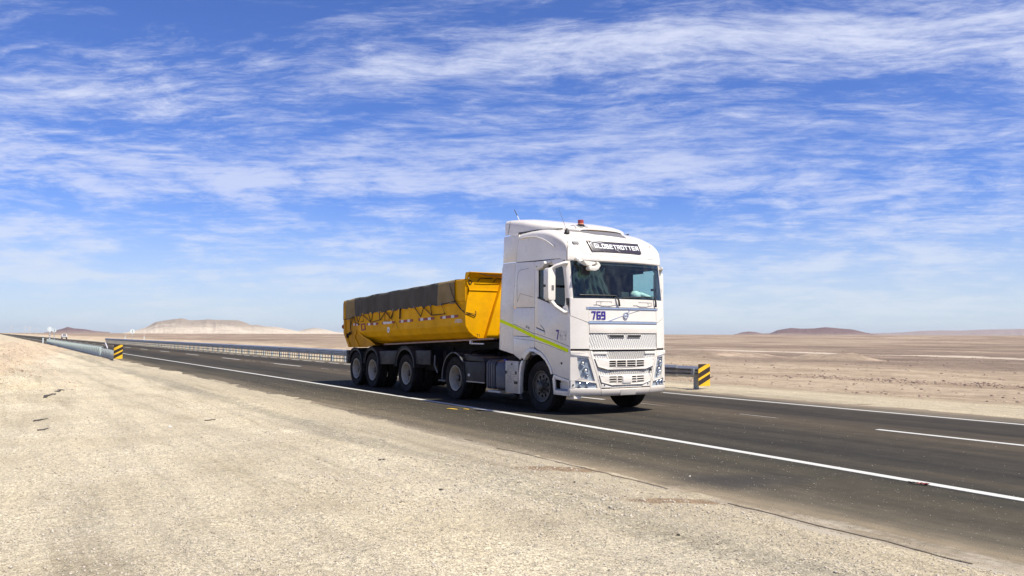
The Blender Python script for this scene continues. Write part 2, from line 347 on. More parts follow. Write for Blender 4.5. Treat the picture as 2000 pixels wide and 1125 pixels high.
# ground, asphalt, hills ------------------------------------------------
def ground_mat():
    m = bpy.data.materials.new('desert_ground'); m.use_nodes = True; t = NT(m.node_tree); b = t.N['Principled BSDF']
    b.inputs['Roughness'].default_value = .95; b.inputs['Specular IOR Level'].default_value = .15
    oc = t.n('ShaderNodeTexCoord').outputs['Object']
    sp_ = t.n('ShaderNodeSeparateXYZ'); t.L.new(oc, sp_.inputs[0]); X, Y = sp_.outputs[0], sp_.outputs[1]
    # near gravel
    g1 = t.noise(oc, 70, 5, .75); g2 = t.noise(oc, 9, 6, .7); g3 = t.noise(oc, .55, 5, .6)
    base = t.ramp(g3, [(.32, (.52, .455, .345)), (.5, (.61, .54, .42)), (.68, (.70, .63, .50))])
    grain = t.ramp(g1, [(.28, .30), (.38, .72), (.50, .98), (.62, 1.08), (.74, 1.3)])
    v = t.n('ShaderNodeTexVoronoi', ins={'Scale': 55.0, 'Randomness': 1.0}); t.L.new(oc, v.inputs['Vector'])
    vc = t.ramp(v.outputs['Color'], [(.0, .62), (.5, 1.0), (1.0, 1.28)])
    near = t.mix(1.0, t.mix(1.0, base, grain, 'MULTIPLY'), vc, 'MULTIPLY')
    patch = t.step(g2, .45, .72)
    near = t.mix(t.math('MULTIPLY', patch, .35), near, (.50, .43, .31))
    # grey wheel-rutted band beside the road, running with it
    wob = t.math('MULTIPLY', t.math('SUBTRACT', t.noise(t.map(oc, scale=(.25, .6, 1)), 1.0, 4, .6), .5), .9)
    q = t.math('ADD', Y, wob)
    bandf = t.math('MULTIPLY', t.step(q, -6.62, -6.30), t.step(q, -5.78, -6.08))
    smooth_ = t.math('MULTIPLY', t.step(q, -6.02, -5.70), .8)
    near = t.mix(smooth_, near, t.mix(1.0, t.ramp(g1, [(.28, .70), (.5, 1.0), (.72, 1.12)]), (.47, .41, .315), 'MULTIPLY'))
    near = t.mix(t.math('MULTIPLY', bandf, t.math('MULTIPLY_ADD', t.step(g2, .3, .6), .5, .25)), near, t.mix(1.0, t.ramp(g1, [(.30, .35), (.45, .9), (.6, 1.15), (.72, 1.6)]), (.29, .265, .215), 'MULTIPLY'))
    # two reddish-brown spills on the shoulder
    def blob(cx, cy, rx, ry, ang=0.0):
        mp = t.map(oc, loc=(0, 0, 0)); d = t.n('ShaderNodeVectorMath', operation='SUBTRACT', ins={1: (cx, cy, 0)}); t.L.new(oc, d.inputs[0])
        r = t.map(d.outputs[0], rot=(0, 0, ang)); s_ = t.n('ShaderNodeVectorMath', operation='MULTIPLY', ins={1: (1/rx, 1/ry, 0)}); t.L.new(r, s_.inputs[0])
        l = t.n('ShaderNodeVectorMath', operation='LENGTH'); t.L.new(s_.outputs[0], l.inputs[0])
        return t.step(t.math('MULTIPLY_ADD', t.noise(oc, 6, 5, .7), 1.1, l.outputs['Value']), 1.55, 1.05)
    st = t.math('MAXIMUM', blob(6.32, -5.22, .27, .72, .62), blob(8.44, -5.34, .17, .66, .58))
    near = t.mix(t.math('MULTIPLY', st, .62), near, (.20, .105, .05))
    # reddish windrow on the far left
    redz = t.math('MULTIPLY', t.step(t.math('MULTIPLY_ADD', g3, 2.2, t.math('MULTIPLY_ADD', X, .10, Y)), -10.9, -11.9), t.step(X, -3.0, -9.0))
    near = t.mix(t.math('MULTIPLY', redz, .5), near, t.mix(1.0, grain, (.56, .42, .31), 'MULTIPLY'))
    # compacted wheel lanes against loose speckled gravel
    lane = t.noise(t.map(oc, scale=(.10, .95, 1)), 1.0, 6, .62, .4)
    loose = t.step(t.math('MULTIPLY_ADD', g3, .8, lane), .82, 1.05)
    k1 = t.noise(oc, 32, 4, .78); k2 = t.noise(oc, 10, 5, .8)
    spk = t.mix(1.0, t.ramp(k1, [(.32, .26), (.43, .82), (.54, 1.02), (.70, 1.30)]), t.ramp(k2, [(.30, .50), (.41, .93), (.6, 1.04), (.72, 1.18)]), 'MULTIPLY')  # dark specks paint small clod shadows in with the stone colours
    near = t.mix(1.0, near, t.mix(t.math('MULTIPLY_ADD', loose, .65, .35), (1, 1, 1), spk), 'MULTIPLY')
    rut = t.noise(t.map(oc, rot=(0, 0, .06), scale=(.16, 3.4, 1)), 1.0, 5, .65, .3)
    near = t.mix(1.0, near, t.ramp(rut, [(.34, (.84, .83, .81)), (.46, (1.0, 1.0, 1.0)), (.66, (1.08, 1.07, 1.05))]), 'MULTIPLY')
    near = t.mix(1.0, near, t.ramp(lane, [(.34, (.80, .785, .76)), (.5, (1.0, .985, .95)), (.66, (1.20, 1.17, 1.10))]), 'MULTIPLY')
    near = t.mix(1.0, near, (1.14, 1.125, 1.08), 'MULTIPLY')
    # the plain
    f1 = t.noise(t.map(oc, scale=(.012, .02, 1)), 1.0, 8, .62); f2 = t.noise(t.map(oc, rot=(0, 0, -.97), scale=(.06, .22, 1)), 1.0, 8, .72); f3 = t.noise(oc, 1.3, 6, .75)
    fa = t.ramp(f1, [(.30, (.20, .142, .108)), (.46, (.25, .185, .138)), (.56, (.35, .27, .195)), (.66, (.20, .143, .108))])
    fb = t.ramp(f2, [(.34, .66), (.5, 1.0), (.58, 1.08), (.66, 1.6)])
    fc = t.ramp(f3, [(.3, .72), (.55, 1.02), (.75, 1.22)])
    far = t.mix(1.0, t.mix(1.0, fa, fb, 'MULTIPLY'), fc, 'MULTIPLY')
    # pale sandy belt between the road and the plain
    dY = t.math('MULTIPLY_ADD', f2, 9.0, Y)
    belt = t.math('MULTIPLY', t.step(dY, 38.0, 26.0), .9)
    sand = t.mix(1.0, t.ramp(f2, [(.3, (.30, .215, .145)), (.45, (.42, .32, .22)), (.55, (.56, .44, .31)), (.7, (.36, .27, .185))]), fc, 'MULTIPLY')
    far = t.mix(belt, far, sand)
    # dirt track crossing the plain
    tr = t.math('ABSOLUTE', t.math('SUBTRACT', t.math('MULTIPLY_ADD', t.math('ADD', X, 20), .105, Y), 48.6))
    trk = t.math('MULTIPLY', t.step(t.math('MULTIPLY_ADD', f3, 2.0, tr), 3.2, 1.8), t.step(X, -62.0, -40.0))
    far = t.mix(t.math('MULTIPLY', trk, .85), far, (.60, .50, .39))
    # which side
    right = t.step(Y, 1.0, 7.5)
    left_far = t.step(t.math('MULTIPLY_ADD', X, -1.0, 0.0), 60.0, 260.0)
    lcol = t.mix(1.0, t.ramp(f2, [(.3, (.40, .33, .23)), (.55, (.52, .44, .31)), (.7, (.58, .50, .37))]), fc, 'MULTIPLY')
    near = t.mix(left_far, near, lcol)
    near2 = t.mix(t.step(Y, 7.6, 9.5), near, far)
    c = t.mix(right, near, near2)
    t.L.new(c, b.inputs['Base Color'])
    hgt = t.math('ADD', t.math('MULTIPLY', g1, .45), t.math('MULTIPLY', g2, .6)); hgt = t.math('MULTIPLY_ADD', v.outputs['Distance'], -.5, hgt)
    bn = t.n('ShaderNodeBump', ins={'Strength': .75, 'Distance': .045}); t.L.new(hgt, bn.inputs['Height'])
    b2 = t.n('ShaderNodeBump', ins={'Strength': .6, 'Distance': .5}); t.L.new(t.noise(oc, 1.1, 8, .75), b2.inputs['Height']); t.L.new(bn.outputs[0], b2.inputs['Normal'])
    t.L.new(b2.outputs[0], b.inputs['Normal'])
    return m
def asphalt_mat():
    m = bpy.data.materials.new('asphalt'); m.use_nodes = True; t = NT(m.node_tree); b = t.N['Principled BSDF']
    b.inputs['Roughness'].default_value = .9; b.inputs['Specular IOR Level'].default_value = .08
    oc = t.n('ShaderNodeTexCoord').outputs['Object']
    sp_ = t.n('ShaderNodeSeparateXYZ'); t.L.new(oc, sp_.inputs[0]); X, Y = sp_.outputs[0], sp_.outputs[1]
    lng = t.noise(t.map(oc, scale=(.12, 1.6, 1)), 1.0, 6, .65)
    lng2 = t.noise(t.map(oc, loc=(4, 3, 0), scale=(.05, .8, 1)), 1.0, 4, .6)
    fn = t.noise(oc, 90, 4, .8); md = t.noise(oc, 3, 6, .7)
    yy = t.math('MULTIPLY_ADD', lng2, .5, Y)
    yn = t.math('DIVIDE', t.math('ADD', yy, 6.0), 13.0)   # 0..1 over -6..7
    prof = t.ramp(yn, [(.0, (0.30, 0.25, 0.18)), (.09, (0.24, 0.20, 0.145)), (.145, (0.115, 0.098, 0.072)), (.20, (0.066, 0.058, 0.044)), (.28, (0.046, 0.042, 0.033)), (.34, (0.050, 0.044, 0.035)), (.40, (0.038, 0.035, 0.030)), (.50, (0.044, 0.039, 0.032)), (.60, (0.073, 0.060, 0.044)), (.66, (0.068, 0.056, 0.043)), (.71, (0.037, 0.033, 0.028)), (.82, (0.043, 0.038, 0.032)), (.88, (0.113, 0.098, 0.078)), (1.0, (0.260, 0.212, 0.155))])
    v1 = t.ramp(lng, [(.3, (.62, .63, .66)), (.5, (1.0, .98, .95)), (.72, (1.45, 1.36, 1.22))]); v2 = t.ramp(fn, [(.3, .62), (.5, 1.0), (.66, 1.2), (.76, 2.2)]); v3 = t.ramp(md, [(.3, .93), (.5, 1.08), (.7, 1.26)])
    c = t.mix(1.0, t.mix(1.0, t.mix(1.0, prof, v1, 'MULTIPLY'), v2, 'MULTIPLY'), v3, 'MULTIPLY')
    # scattered pale grit
    vo = t.n('ShaderNodeTexVoronoi', ins={'Scale': 14.0}); t.L.new(oc, vo.inputs['Vector'])
    vs_ = t.n('ShaderNodeSeparateColor'); t.L.new(vo.outputs['Color'], vs_.inputs[0])
    gr = t.math('MULTIPLY', t.math('LESS_THAN', vo.outputs['Distance'], .13), t.math('GREATER_THAN', vs_.outputs[0], .80))
    gr = t.math('MULTIPLY', gr, t.step(Y, 2.5, -3.0))
    c = t.mix(t.math('MULTIPLY', gr, .35), c, (.42, .37, .30))
    # sand blown and carried over the edge
    sn = t.math('MULTIPLY_ADD', t.noise(oc, 12, 5, .75), .55, t.math('MULTIPLY', t.noise(t.map(oc, scale=(.5, 1.3, 1)), 2.2, 6, .7), 1.0))
    sandf = t.step(t.math('MULTIPLY_ADD', t.math('ADD', Y, 4.62), -.75, sn), .86, 1.18)
    c = t.mix(t.math('MULTIPLY', sandf, .85), c, t.mix(1.0, t.ramp(fn, [(.3, .55), (.55, 1.0), (.72, 1.25)]), (.42, .365, .285), 'MULTIPLY'))
    # dark oily patches near the shoulder
    d = t.n('ShaderNodeVectorMath', operation='SUBTRACT', ins={1: (7.85, -4.05, 0)}); t.L.new(oc, d.inputs[0])
    r = t.map(d.outputs[0], rot=(0, 0, .45)); s_ = t.n('ShaderNodeVectorMath', operation='MULTIPLY', ins={1: (1/.55, 1/.9, 0)}); t.L.new(r, s_.inputs[0])
    l = t.n('ShaderNodeVectorMath', operation='LENGTH'); t.L.new(s_.outputs[0], l.inputs[0])
    oil = t.step(t.math('MULTIPLY_ADD', md, .8, l.outputs['Value']), 1.6, .7)
    c = t.mix(t.math('MULTIPLY', oil, .6), c, (.032, .031, .033))
    t.L.new(c, b.inputs['Base Color'])
    bn = t.n('ShaderNodeBump', ins={'Strength': .5, 'Distance': .008}); t.L.new(fn, bn.inputs['Height']); t.L.new(bn.outputs[0], b.inputs['Normal'])
    return m
def paint_mat():
    m = bpy.data.materials.new('road_paint'); m.use_nodes = True; t = NT(m.node_tree); b = t.N['Principled BSDF']
    b.inputs['Roughness'].default_value = .7
    oc = t.n('ShaderNodeTexCoord').outputs['Object']
    c = t.ramp(t.noise(oc, 60, 5, .8), [(.3, (.24, .23, .20)), (.42, (.48, .47, .43)), (.7, (.62, .61, .56))])
    c = t.mix(t.math('MULTIPLY', t.step(t.noise(oc, 2.2, 6, .7), .5, .75), .3), c, (.35, .30, .24))
    t.L.new(c, b.inputs['Base Color']); return m
def hill_mat(name, top, base, slope_lo, slope_hi):
    m = bpy.data.materials.new(name); m.use_nodes = True; t = NT(m.node_tree); b = t.N['Principled BSDF']
    b.inputs['Roughness'].default_value = 1.0; b.inputs['Specular IOR Level'].default_value = .0
    oc = t.n('ShaderNodeTexCoord').outputs['Object']
    sp_ = t.n('ShaderNodeSeparateXYZ'); t.L.new(oc, sp_.inputs[0])
    n1 = t.noise(oc, .006, 8, .65)
    hgt = t.math('MULTIPLY_ADD', n1, 2*(slope_hi-slope_lo), sp_.outputs[2])
    fac = t.step(hgt, slope_lo+(slope_hi-slope_lo)*.6, slope_hi+(slope_hi-slope_lo)*.9)
    n2 = t.ramp(t.noise(oc, .03, 7, .7), [(.3, .82), (.7, 1.15)])
    c = t.mix(1.0, t.mix(fac, base, top), n2, 'MULTIPLY'); t.L.new(c, b.inputs['Base Color'])
    bn = t.n('ShaderNodeBump', ins={'Strength': .9, 'Distance': 25.0}); t.L.new(t.noise(oc, .012, 8, .65), bn.inputs['Height']); t.L.new(bn.outputs[0], b.inputs['Normal'])
    return m
M['ground'] = ground_mat(); M['asphalt'] = asphalt_mat(); M['paint'] = paint_mat()

# ------------------------------------------------------------------ terrain
def graded(lo, hi, a, b, step, grow, maxn=400):
    """coordinates from lo to hi, constant step inside [a,b], growing outside"""
    xs = list(np.arange(a, b+1e-6, step)); s = step; x = xs[-1]
    while x < hi: s *= grow; x += s; xs.append(min(x, hi))
    s = step; x = xs[0]; lst = []
    while x > lo: s *= grow; x -= s; lst.append(max(x, lo))
    return np.array(lst[::-1] + xs)
EDGE_X = [-400, -60, -23, -5, 4.6, 9.2, 11.3, 16, 400]; EDGE_Y = [-4.6, -4.5, -4.42, -4.54, -4.83, -4.94, -5.05, -5.15, -5.15]
def fbm(x, y, s, o=4, seed=0.0):
    return noise.fractal(Vector((x*s+seed, y*s-seed, seed)), 1.0, 2.0, o)
def ground_h(x, y):
    e = lerp(x, EDGE_X, EDGE_Y)
    d = math.hypot(x-14.4, y+11)
    if y < 0:
        t = (e - y)
        n = fbm(x, y, 1.3, 5)*.026 + fbm(x, y, .25, 3, 5)*.035 + (fbm(x, y, 4.5, 3, 8)*.014 if t < 1.2 else fbm(x, y, 3.5, 3, 8)*.010)
        z = min(.028, t*.05) + n*min(1, max(.35, t/1.0)) - .004
        if t < 0: z = max(-.06, t*.08 + n*.45)
        elif t < 2.2: z = max(z, min(.006, (t-.30)*.05))
        if t > 2.4:
            # rough windrow on the left of the lay-by
            q = (-y - (10.6 + .1*min(0, x+10) * .25)) 
            if x < -4:
                k = min(1, (-4-x)/9.0)
                ridge = math.exp(-((y + 12.2 + .055*(x+20))/2.0)**2)*.50 + min(1.0, max(0, (-y-12.5-.03*(-x))*.09))
                z += k*min(ridge, 1.2)*(1+.7*fbm(x, y, .45, 5, 9)) + k*.15*fbm(x, y, 1.9, 6, 3)*min(1, max(0, -y-9))
        if y < -30: z += min(3.0, (-30-y)*.012)
        if d > 60: z = max(z, -.03)
        z -= 0.0
        return z
    e2 = 5.9 + .35*fbm(x, 0, .15, 3, 2)
    t = y - e2
    n = fbm(x, y, 1.0, 4, 4)*.025
    if t < 0: return max(-.06, t*.1 + n*.3)
    z = min(.03, t*.04) + n
    if y > 9: z += fbm(x, y, .12, 5, 7)*.10*min(1, (y-9)/8)
    for (mx, my, r, h) in ((-28.7, 32.5, 2.0, .40), (-26.5, 34.2, 1.5, .25), (-20.5, 33.8, 1.3, .42), (-19.0, 34.4, 1.2, .38), (-18.0, 34.2, 1.0, .40)):
        dd = ((x-mx)**2 + (y-my)**2)/(r*r)
        if dd < 6: z += h*math.exp(-dd)*(1+.5*fbm(x, y, 1.5, 3, 1))
    if y > 60: z += fbm(x, y, .01, 3, 1)*min(1.2, (y-60)*.006)
    return z
xs = graded(-26000, 22000, -13.0, 12.6, .11, 1.045)
ys = np.concatenate([graded(-24000, -4.2, -12.5, -4.2, .085, 1.06), graded(5.2, 26000, 5.2, 9.0, .16, 1.055)])
X, Y = np.meshgrid(xs, ys, indexing='ij')
Z = np.vectorize(ground_h)(X, Y)
# road bed
def np_mesh(name, V, F, material):
    me = bpy.data.meshes.new(name); me.vertices.add(len(V)); me.vertices.foreach_set('co', V.astype(np.float32).ravel())
    me.loops.add(F.size); me.loops.foreach_set('vertex_index', F.astype(np.int32).ravel())
    me.polygons.add(len(F)); k = F.shape[1]
    me.polygons.foreach_set('loop_start', np.arange(0, F.size, k, dtype=np.int32)); me.polygons.foreach_set('loop_total', np.full(len(F), k, dtype=np.int32))
    me.update(calc_edges=True); me.validate(); me.materials.append(material)
    o = bpy.data.objects.new(name, me); COL.objects.link(o); return o
nx, ny = X.shape; idx = np.arange(nx*ny).reshape(nx, ny)
F = np.stack([idx[:-1, :-1], idx[1:, :-1], idx[1:, 1:], idx[:-1, 1:]], -1).reshape(-1, 4)
g = np_mesh('ground', np.stack([X, Y, Z], -1).reshape(-1, 3), F, M['ground'])
g.data.polygons.foreach_set('use_smooth', np.ones(len(g.data.polygons), dtype=bool))
tag(g, 'pale gravel and sand desert floor on both sides of the road', kind='structure')

# road: one asphalt sheet (the sand laps over its edges)
mb = MB(); rx = [-26000, -2000, -600, -300, -150, -80, -40, -20, -10, 0, 10, 20, 40, 120, 900]
mb.slab([[(x, -6.2, 0), (x, 0, 0.0), (x, 6.9, 0)] for x in rx], (0, 0, -.25))
tag(mb.build('road', M['asphalt']), 'dark asphalt two lane road with dusty edges', kind='structure')
# painted markings
def strip(name, pts, wd, z=.004, label=None):
    mb = MB(); mb.slab([[(x, y-wd/2, z), (x, y+wd/2, z)] for x, y in pts], (0, 0, -.003))
    return tag(mb.build(name, M['paint']), label, kind='structure')
LX = [-900, -300, -54.8, -30, -12.8, -4, 0.07, 4, 7, 10.1, 14, 20, 60]; LY = [-2.6, -2.45, -2.25, -2.13, -2.05, -2.01, -2.02, -2.10, -2.21, -2.35, -2.5, -2.5, -2.5]
xs2 = sorted(set([-900, -500, -300, -200, -120, -80] + list(np.arange(-60, 24, 1.0)) + [60]))
strip('edge_line', [(x, lerp(x, LX, LY)) for x in xs2], .15, label='continuous white edge line beside the gravel shoulder')
strip('edge_line', [(x, 4.87) for x in (-14, 0, 40)], .12, label='continuous white edge line on the far side of the road')
x = -14.8
while x > -120:
    strip('edge_line_dash', [(x-1.5, 4.87), (x, 4.87)], .12, label='short white dash of the broken far edge line'); x -= 2.3
strip('edge_line', [(-900, 4.87), (-121, 4.87)], .12, label='distant white edge line on the far side of the road')
for k in range(-22, 4):
    x0 = 5.64 + 12*k; strip('centre_dash', [(x0, 1.89), (x0+4.5, 1.89)], .13 if k > -12 else .16, label='white dash of the lane line')
mb = MB()
for x0 in np.arange(-40, 5.6, 1.7):
    if random.random() < .6: mb.slab([[(x0, 1.955, .003), (x0, 1.975, .003)], [(x0+random.uniform(.3, 1.5), 1.955, .003), (x0+random.uniform(.3, 1.5), 1.975, .003)]], (0, 0, -.002))
tag(mb.build('joint_line', M['paint']), 'thin broken pale seam along the lane line', kind='structure')

mb = MB(); pts_ = [(-2.25, -5.2), (-2.2, -4.8), (-2.26, -4.4), (-2.12, -4.0), (-2.16, -3.6), (-2.05, -3.2)]
mb.slab([[(a-.012, b, .003), (a+.012, b, .003)] for a, b in pts_], (0, 0, -.002))
tag(mb.build('crack', M['seam']), 'thin dark crack across the paved shoulder', kind='structure')
mb = MB(); row = []
for x in np.arange(3.2, 14.5, .12):
    e = lerp(x, EDGE_X, EDGE_Y) - .03 + .05*noise.noise(Vector((x*1.3, 0, 5))) + .02*noise.noise(Vector((x*6, 0, 9))); wd_ = .006 + .016*abs(noise.noise(Vector((x*2.3, 3, 1))))
    if noise.noise(Vector((x*.9, 7, 2))) < -.12:
        if len(row) > 1: mb.slab(row, (0, 0, -.004))
        row = []; continue
    z = max(ground_h(x, e), 0) + .006; row.append([(x, e-wd_, z), (x, e+wd_, z)])
(mb.slab(row, (0, 0, -.004)) if len(row) > 1 else None); tag(mb.build('asphalt_edge', mat('broken_edge_dark', (.15, .122, .088), .95, var=.4, vscale=12)), 'thin broken dark edge where the paving ends in the sand', kind='structure')
# hills ------------------------------------------------------------------
def pix_dir(px_, py_):
    d = f_ + r2*((px_-1000)/1617.2) - u2*((py_-562.5)/1617.2); return d
def hills(name, prof, dist, mat_, depth, label, seed=1.0, rough=.06):
    """a range: skyline given as (bearing, height) pairs seen from the lay-by, built as a ridge with real depth"""
    pts = []
    for a, b in prof:
        d = pix_dir(a, b); k = dist/math.hypot(d.x, d.y); pts.append((math.atan2(d.y, d.x), CAM.z + d.z*k))
    bx = [p[0] for p in pts]; bh = [max(-6, p[1]) for p in pts]
    if bx[0] > bx[-1]: bx = bx[::-1]; bh = bh[::-1]
    N1, N2 = 260, 46; rows = []
    for j in range(N2):
        v = j/(N2-1)*2-1                # -1 front foot .. 1 back foot
        row = []
        for i in range(N1):
            a = bx[0] + (bx[-1]-bx[0])*i/(N1-1); h = lerp(a, bx, bh) + 6
            sh = max(0, 1-abs(v))**1.15
            sh = (1-math.cos(PI*min(1, 1-abs(v))))/2*.55 + sh*.45
            R_ = dist + v*depth
            x, y = CAM.x + math.cos(a)*R_, CAM.y + math.sin(a)*R_
            n = noise.fractal(Vector((x/depth*2.2+seed, y/depth*2.2, seed)), 1.0, 2.0, 6)
            n2 = noise.ridged_multi_fractal(Vector((a*95+seed, v*1.5, seed)), 1.0, 2.0, 4, 1.0, 2.0) - 1
            z = -7 + h*sh*(1 + rough*n*(1-sh)*6) + h*.20*n2*sh*(1-sh)
            row.append((x, y, z))
        rows.append(row)
    mb = MB(); mb.grid(rows); o = mb.build(name, mat_, smooth=True, auto=180); return tag(o, label, kind='structure')
hm1 = hill_mat('hill_pale', (.29, .245, .205), (.55, .47, .375), 14, 62)
hm2 = hill_mat('hill_mauve', (.155, .105, .105), (.26, .20, .17), 2, 26)
hm3 = hill_mat('ridge_far', (.27, .215, .205), (.30, .25, .22), 2, 20)
hills('hills', [(240, 650), (262, 646), (285, 639), (305, 628), (330, 624), (355, 621), (372, 625), (388, 624.5), (405, 623), (425, 624), (466, 625), (478, 629), (490, 634), (502, 634), (520, 637), (540, 638), (560, 642), (585, 647), (600, 650)], 4300, hm1, 1000, 'pale sandy desert hills on the horizon left of the truck', 3.0)
hills('hills', [(560, 650), (580, 646.5), (600, 642), (615, 640), (635, 643), (655, 648), (690, 651), (740, 651.5)], 5200, hm1, 700, 'low rounded hill just left of the trailer', 8.0)
hills('hills', [(86, 649), (105, 646), (122, 641.5), (132, 638), (145, 641), (165, 642.5), (185, 646), (215, 648.5)], 6200, hm2, 700, 'small mauve hill behind the round road sign', 5.0)
hills('hills', [(1395, 655.5), (1430, 654), (1448, 649), (1462, 647), (1474, 648), (1490, 651), (1504, 650.5), (1520, 644), (1545, 640), (1565, 641.5), (1590, 641), (1612, 638.5), (1640, 641), (1665, 643), (1690, 649), (1720, 654), (1760, 656)], 6000, hm2, 900, 'dark mauve volcanic hills on the horizon right of the truck', 12.0)
hills('hills', [(1540, 657), (1700, 651), (1760, 649), (1800, 646), (1840, 645), (1875, 645.5), (1920, 643.5), (2000, 642), (2150, 640), (2300, 644)], 11000, hm3, 1500, 'long faint ridge at the far right of the horizon', 21.0)

# ------------------------------------------------------------------ loose stones (uncountable)
def stones(name, n, sampler, smin, smax, material, label, flat=.6, ico=False, powr=3.2):
    if ico:
        g_ = (1+5**.5)/2; base = np.array([(-1,g_,0),(1,g_,0),(-1,-g_,0),(1,-g_,0),(0,-1,g_),(0,1,g_),(0,-1,-g_),(0,1,-g_),(g_,0,-1),(g_,0,1),(-g_,0,-1),(-g_,0,1)])/1.9
        fc = np.array([(0,11,5),(0,5,1),(0,1,7),(0,7,10),(0,10,11),(1,5,9),(5,11,4),(11,10,2),(10,7,6),(7,1,8),(3,9,4),(3,4,2),(3,2,6),(3,6,8),(3,8,9),(4,9,5),(2,4,11),(6,2,10),(8,6,7),(9,8,1)])
    else:
        base = np.array([(1,0,0),(-1,0,0),(0,1,0),(0,-1,0),(0,0,1),(0,0,-1)], float)
        fc = np.array([(0,2,4),(2,1,4),(1,3,4),(3,0,4),(2,0,5),(1,2,5),(3,1,5),(0,3,5)])
    nb = len(base)
    P = sampler(n); n = len(P)
    s = smin + (smax-smin)*rng.random(n)**powr
    a = rng.random(n)*2*PI
    jit = 1 + .55*(rng.random((n, nb, 3))-.5)
    V = base[None]*jit*s[:, None, None]; V[..., 2] *= flat
    c, sn = np.cos(a)[:, None], np.sin(a)[:, None]
    x_ = V[..., 0]*c - V[..., 1]*sn*1.0; y_ = V[..., 0]*sn + V[..., 1]*c*.7
    V = np.stack([x_, y_, V[..., 2]], -1) + P[:, None, :]
    Fc = (fc[None] + (np.arange(n)*nb)[:, None, None]).reshape(-1, 3)
    o = np_mesh(name, V.reshape(-1, 3), Fc, material); return tag(o, label, kind='stuff')
def stone_mat(name, cols):
    m = bpy.data.materials.new(name); m.use_nodes = True; t = NT(m.node_tree); b = t.N['Principled BSDF']; b.inputs['Roughness'].default_value = .9; b.inputs['Specular IOR Level'].default_value = .2
    gi = t.n('ShaderNodeNewGeometry').outputs['Random Per Island']
    t.L.new(t.ramp(gi, [(i/(len(cols)-1), c) for i, c in enumerate(cols)]), b.inputs['Base Color']); return m
sm = stone_mat('gravel_mixed', [(.24, .19, .14), (.40, .35, .27), (.52, .46, .37), (.44, .37, .29), (.52, .47, .39), (.34, .30, .24)])
sm2 = stone_mat('rubble_brown', [(.16, .11, .085), (.30, .22, .17), (.40, .31, .23)])
sm3 = stone_mat('clods', [(.40, .31, .23), (.52, .42, .31), (.60, .49, .37), (.44, .33, .24)])
def samp_near(n):
    # denser towards the camera, within the view wedge
    r = 4.2*np.exp(rng.random(n)*math.log(9.0)); th = YAW + (rng.random(n)-.5)*1.35
    x = CAM.x + r*np.cos(th); y = CAM.y + r*np.sin(th)
    k = (y < np.interp(x, EDGE_X, EDGE_Y) - .05 - .5*rng.random(n)**2) & (np.array([fbm(a, b, .6, 3, 6) for a, b in zip(x, y)]) > -.28 + .3*rng.random(n) - .25)
    x, y = x[k], y[k]; z = np.array([ground_h(a, b) for a, b in zip(x, y)]); return np.stack([x, y, z], -1)
stones('gravel', 85000, samp_near, .0035, .017, sm, 'loose pale gravel scattered over the lay-by')
def samp_mid(n):
    r = 7.5*np.exp(rng.random(n)*math.log(9.0)); th = YAW + .05 + (rng.random(n)-.5)*1.25
    x = CAM.x + r*np.cos(th); y = CAM.y + r*np.sin(th)
    k = (y < np.interp(x, EDGE_X, EDGE_Y) - .1 - .9*rng.random(n)**2) & (np.array([fbm(a, b*2.4, .22, 4, 13) for a, b in zip(x, y)]) > .12 - .55*rng.random(n)**3)
    x, y = x[k], y[k]; z = np.array([ground_h(a, b) for a, b in zip(x, y)]); return np.stack([x, y, z], -1)
stones('gravel', 60000, samp_mid, .007, .024, sm, 'coarser stones lying in drifts across the lay-by', .6, False, 2.4)
def samp_road(n):
    x = rng.random(n)*30 - 16; y = np.interp(x, EDGE_X, EDGE_Y) - .1 + 2.9*rng.random(n)**3.6; m3 = n//14; x[:m3] = rng.random(m3)*24-12; y[:m3] = rng.random(m3)*5-3
    return np.stack([x, y, np.full(n, .002)], -1)
stones('road_grit', 12000, samp_road, .003, .009, sm, 'pale grit strewn on the asphalt near the shoulder', .5)
def samp_berm(n):
    x = -8 - 70*rng.random(n)**1.2; y = -8.5 - 8*rng.random(n); k = rng.random(n) < np.clip((-y-8-.04*(x+8))/3.5, .0, 1)*np.clip((-x-7)/8, .05, 1)
    x, y = x[k], y[k]; z = np.array([ground_h(a, b) for a, b in zip(x, y)]); return np.stack([x, y, z], -1)
stones('rubble', 15000, samp_berm, .010, .055, sm3, 'brown clods and stones on the low windrow at the left', .75, True, 2.6)
def samp_right(n):
    x = rng.random(n)*70 - 45; y = 9 + 45*rng.random(n)**1.6; m2 = n//6
    x[:m2] = rng.random(m2)*11 - 8; y[:m2] = 15.6 + rng.normal(0, .55, m2) + .05*(x[:m2]+3)
    z = np.array([ground_h(a, b) for a, b in zip(x, y)]); return np.stack([x, y, z], -1)
stones('rubble', 6500, samp_right, .012, .075, sm2, 'scattered brown stones on the desert beyond the road', .7, True, 3.4)

